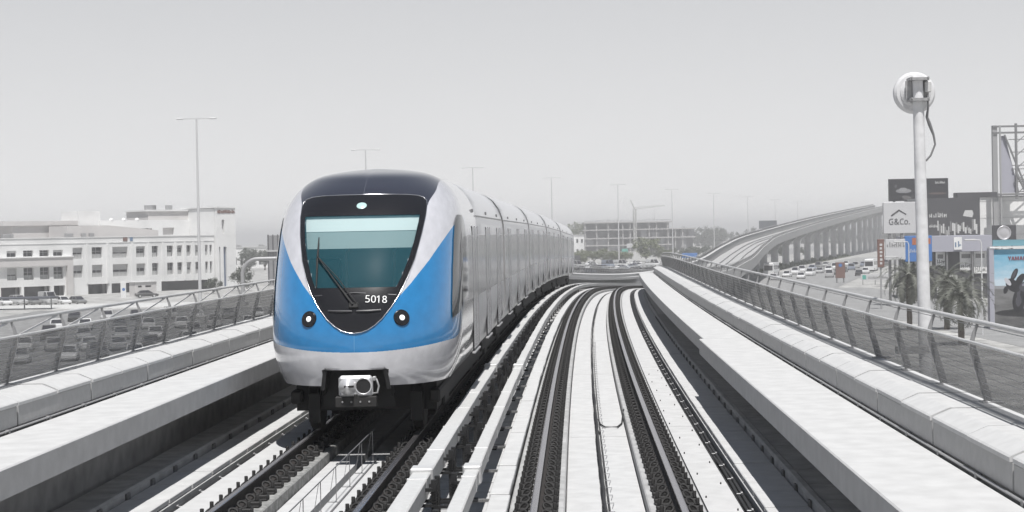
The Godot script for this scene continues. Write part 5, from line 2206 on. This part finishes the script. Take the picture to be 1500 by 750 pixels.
	# far billboard, blue board, teal board
	for e in [["far_billboard", "small dark billboard on the horizon left of the rising viaduct", 130.0, 900.0, 11.7, 15.8, 9.0, "banner_blue"], ["blue_board", "low blue board behind the bend of the viaduct", 62.0, 620.0, 1.8, 3.5, 5.4, "sign_blue"], ["teal_board", "small teal board before the unfinished building", 57.3, 900.0, 0.6, 2.9, 3.2, "sign_green"], ["white_board", "small white board left above the teal board", 58.6, 880.0, 3.5, 5.6, 3.4, "sign_white"]]:
		b = thing(e[0], e[1], "sign", at(e[2], e[3]), 0.0)
		s = S()
		cbox(s, Vector3(0, (e[4] + e[5]) / 2, 0), Vector3(e[6], e[5] - e[4], 0.3), 0.05)
		part(b, "panel", fin(s), M[e[7]])
		s = S()
		post2(s, [-e[6] * 0.3, e[6] * 0.3], e[4] + 0.05, 0.3, -0.05)
		part(b, "post", fin(s), M.galv_dark)
	# curved sign gantry on the left
	b = thing("sign_gantry", "grey pipe gantry curving over the road behind the left fence", "gantry", at(-45.6, 300), 0.0)
	s = S()
	var pts := [Vector3(0, 0, 0), Vector3(0, 4.6, 0)]
	for k in 9:
		var a := PI / 2 * k / 8.0
		pts.append(Vector3(2.6 * (1 - cos(a)), 5.2 + 2.6 * sin(a), 0))
	pts.append(Vector3(14.0, 7.9, 0))
	tube(s, pts, 0.33, 12)
	part(b, "pipe", fin(s), M.galv)
	s = S()
	cbox(s, Vector3(0, 0.3, 0), Vector3(1.4, 0.6, 1.4), 0.06)
	part(b, "footing", fin(s), M.concrete)
	s = S()
	cbox(s, Vector3(10.0, 7.4, 0.5), Vector3(4.5, 2.4, 0.15), 0.04)
	part(b, "sign_panel", fin(s), M.grey_wall)
	# block with upright ribs behind the gantry
	b = thing("ribbed_block", "dark ribbed building just left of the train's roof edge", "building", at(-54.0, 425), 0.0)
	s = S()
	bx(s, -4.5, 6.0, 0.0, 12.0, -12.0, 0.0)
	part(b, "wall", fin(s), M.site_wall)
	for k in 9:
		s = S()
		bx(s, -4.4 + 1.15 * k, -4.15 + 1.15 * k, 0.2, 12.2, 0.003, 0.4)
		part(b, "rib", fin(s), M.shop_dark)
	s = S()
	bx(s, -4.7, 6.2, 8.1, 8.5, 0.003, 0.5)
	part(b, "band", fin(s), M.grey_wall)
	# low houses in the haze
	for e in [["warehouse", "long low pale warehouse right of the office tower", -103.0, 700.0, 24.0, 8.0, 1], ["low_house", "small white house with square windows at the end of the train", 21.5, 700.0, 4.6, 9.6, 2], ["low_house", "pale house left of the unfinished building", 32.0, 900.0, 9.5, 10.2, 2], ["low_house", "white house with a dark roof right of the unfinished building", 101.0, 800.0, 9.0, 5.0, 1], ["low_house", "pale flat-roofed house left of the warehouse", -136.0, 760.0, 14.0, 9.0, 2]]:
		b = thing(e[0], e[1], "building", at(e[2], e[3]), 0.0)
		var w: float = e[4]
		var h: float = e[5]
		var hol := []
		var nx := int(w / 2.3)
		for j in e[6]:
			for i in nx:
				var x0: float = -w / 2 + w * (i + 0.3) / nx
				hol.append([x0, x0 + w / nx * 0.42, 1.2 + j * h / e[6], 1.2 + j * h / e[6] + h / e[6] * 0.38])
		s = S()
		wall_holes(s, -w / 2, w / 2, 0.0, h, hol, 0.4)
		bx(s, -w / 2, w / 2, 0.0, h - 0.02, -9.0, -0.6)
		part(b, "wall", fin(s), M.white_wall)
		for q in hol:
			s = S()
			bx(s, q[0], q[1], q[2], q[3], -0.45, -0.38)
			part(b, "window", fin(s), M.dark_glass)
		s = S()
		bx(s, -w / 2 - 0.3, w / 2 + 0.3, h, h + 0.35, -9.2, 0.3)
		part(b, "roof", fin(s), M.grey_wall)
	b = thing("dark_container", "black box container beside the middle car park", "container", at(22.6, 640), 0.0)
	s = S()
	cbox(s, Vector3(0, 1.5, 0), Vector3(4.0, 3.4, 2.4), 0.05)
	for k in 9:
		bx(s, -1.9 + 0.45 * k, -1.7 + 0.45 * k, 0.1, 3.0, 1.2, 1.26)
	part(b, "body", fin(s), M.banner_dark)
	s = S()
	for x in [-1.5, 1.5]:
		bx(s, x - 0.3, x + 0.3, 0.0, 0.2, -1.0, 1.0)
	part(b, "skid", fin(s), M.galv_dark)
	# shade roof over parked cars at the left edge
	b = thing("parking_shade", "dark flat parking shade roof at the left edge", "shade roof", at(-84.0, 298), 0.0)
	s = S()
	bx(s, -9.0, 7.0, 1.9, 2.15, -3.0, 2.5)
	part(b, "roof", fin(s), M.banner_blue)
	s = S()
	for x in [-8.0, -3.0, 2.0, 6.5]:
		bx(s, x - 0.08, x + 0.08, 0.0, 1.9, -0.1, 0.1)
	part(b, "post", fin(s), M.galv_dark)

func setup_materials_city() -> void:
	var t1 := noise_tex(61, 0.01, 0.88, 1.0, 256, 4)
	mk("concrete_pier", Color(0.50, 0.50, 0.505), 0.9, 0.0, t1, 0.08)
	mk("galv_post", Color(0.28, 0.28, 0.285), 0.55, 0.3)
	mk("mast_white", Color(0.72, 0.72, 0.73), 0.45, 0.0, t1, 2.0)
	mk("mast_grey", Color(0.58, 0.58, 0.585), 0.5, 0.2)
	mk("mask_black", Color(0.012, 0.012, 0.014), 0.22)
	mk("chrome", Color(0.75, 0.75, 0.76), 0.2, 0.9)
	mk("chrome_soft", Color(0.55, 0.54, 0.56), 0.35, 0.5)
	var g := mk("train_glass", Color(0.04, 0.14, 0.18), 0.32)
	g.metallic_specular = 0.14
	g.transparency = BaseMaterial3D.TRANSPARENCY_ALPHA
	g.albedo_color.a = 0.34
	var sh := mk("glare_thin", Color(0.62, 0.80, 0.79), 0.8)  # pale tint for the weaker, lower part of the windscreen glare
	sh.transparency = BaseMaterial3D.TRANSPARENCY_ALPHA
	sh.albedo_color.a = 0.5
	mk("blind", Color(0.74, 0.86, 0.84), 0.7)  # paints the bright glare at the windscreen top; no blind hangs there
	mk("saloon", Color(0.50, 0.76, 0.82), 0.7)
	mk("film_dark", Color(0.58, 0.58, 0.59), 0.16, 0.8)
	mk("film_glass", Color(0.74, 0.74, 0.75), 0.14, 0.8)
	mk("saloon_dark", Color(0.06, 0.12, 0.15), 0.7)
	mk("marker", Color(0.40, 0.56, 0.55), 0.3)
	var l := mk("lamp_lens", Color(0.9, 0.9, 0.9), 0.2)
	l.emission_enabled = true
	l.emission = Color(1, 1, 1)
	l.emission_energy_multiplier = 0.7
	mk("letter_white", Color(0.8, 0.8, 0.8), 0.6)
	mk("wiper_grey", Color(0.05, 0.05, 0.055), 0.35)
	mk("side_glass", Color(0.025, 0.028, 0.03), 0.06)
	mk("coupler_metal", Color(0.62, 0.62, 0.63), 0.35, 0.5)
	mk("silver", Color(0.76, 0.76, 0.77), 0.28, 0.5)
	mk("silver_door", Color(0.71, 0.71, 0.72), 0.24, 0.5)
	mk("white_wall", Color(0.82, 0.82, 0.815), 0.85, 0.0, t1, 0.05)
	mk("beige_wall", Color(0.62, 0.60, 0.59), 0.85, 0.0, t1, 0.05)
	mk("grey_wall", Color(0.42, 0.42, 0.42), 0.85)
	mk("dark_glass", Color(0.05, 0.05, 0.055), 0.12)
	mk("blue_glass", Color(0.10, 0.13, 0.20), 0.12)
	mk("sign_brown", Color(0.16, 0.09, 0.075), 0.6)
	mk("sign_blue", Color(0.05, 0.16, 0.42), 0.5)
	mk("sign_blue_grey", Color(0.12, 0.19, 0.30), 0.5)
	mk("sign_orange", Color(0.40, 0.13, 0.06), 0.5)
	mk("sign_green", Color(0.08, 0.34, 0.28), 0.5)
	mk("sign_white", Color(0.50, 0.50, 0.51), 0.5)
	mk("site_concrete", Color(0.36, 0.35, 0.345), 0.9)
	mk("site_wall", Color(0.24, 0.24, 0.25), 0.9)
	mk("site_dark", Color(0.22, 0.22, 0.225), 0.9)
	mk("site_light", Color(0.42, 0.42, 0.40), 0.6)
	mk("shop_dark", Color(0.06, 0.06, 0.065), 0.5)
	mk("fascia", Color(0.34, 0.34, 0.39), 0.6)
	mk("banner_dark", Color(0.06, 0.06, 0.066), 0.55)
	mk("banner_blue", Color(0.06, 0.065, 0.08), 0.6)
	mk("teal_band", Color(0.14, 0.30, 0.36), 0.5)
	mk("print_pale", Color(0.50, 0.50, 0.50), 0.7)
	mk("print_grey", Color(0.20, 0.20, 0.20), 0.7)
	mk("print_dark", Color(0.07, 0.07, 0.075), 0.6)
	mk("print_red", Color(0.20, 0.035, 0.05), 0.6)
	for c in [["car_white", 0.70], ["car_silver", 0.42], ["car_grey", 0.16], ["car_black", 0.03]]:
		var m := mk(c[0], c[1], 0.3)
		m.clearcoat_enabled = true
	mk("car_blue", Color(0.24, 0.27, 0.33), 0.3)
	mk("car_glass", Color(0.03, 0.03, 0.035), 0.08)
	mk("rubber", 0.02, 0.9)
	mk("lens_clear", 0.6, 0.2)
	mk("lens_red", Color(0.25, 0.03, 0.03), 0.3)
	mk("leaf_olive", Color(0.15, 0.165, 0.095), 0.8).backlight_enabled = true
	M.leaf_olive.backlight = Color(0.08, 0.09, 0.04)
	mk("leaf_grey", Color(0.075, 0.085, 0.065), 0.8)
	mk("leaf_dry", Color(0.11, 0.125, 0.08), 0.85)
	mk("leaf_palm", Color(0.12, 0.125, 0.105), 0.6)
	mk("bark", Color(0.12, 0.10, 0.085), 0.9)

func _ready() -> void:
	setup_camera()
	setup_path()
	setup_materials()
	setup_materials_city()
	build_ground()
	build_viaduct()
	build_offices()
	build_construction()
	build_fence(1.0)
	build_fence(-1.0)
	build_rails()
	build_conductor_rails()
	build_train()
	build_antenna()
	build_masts()
	build_cars()
	build_plants()
	build_signs()
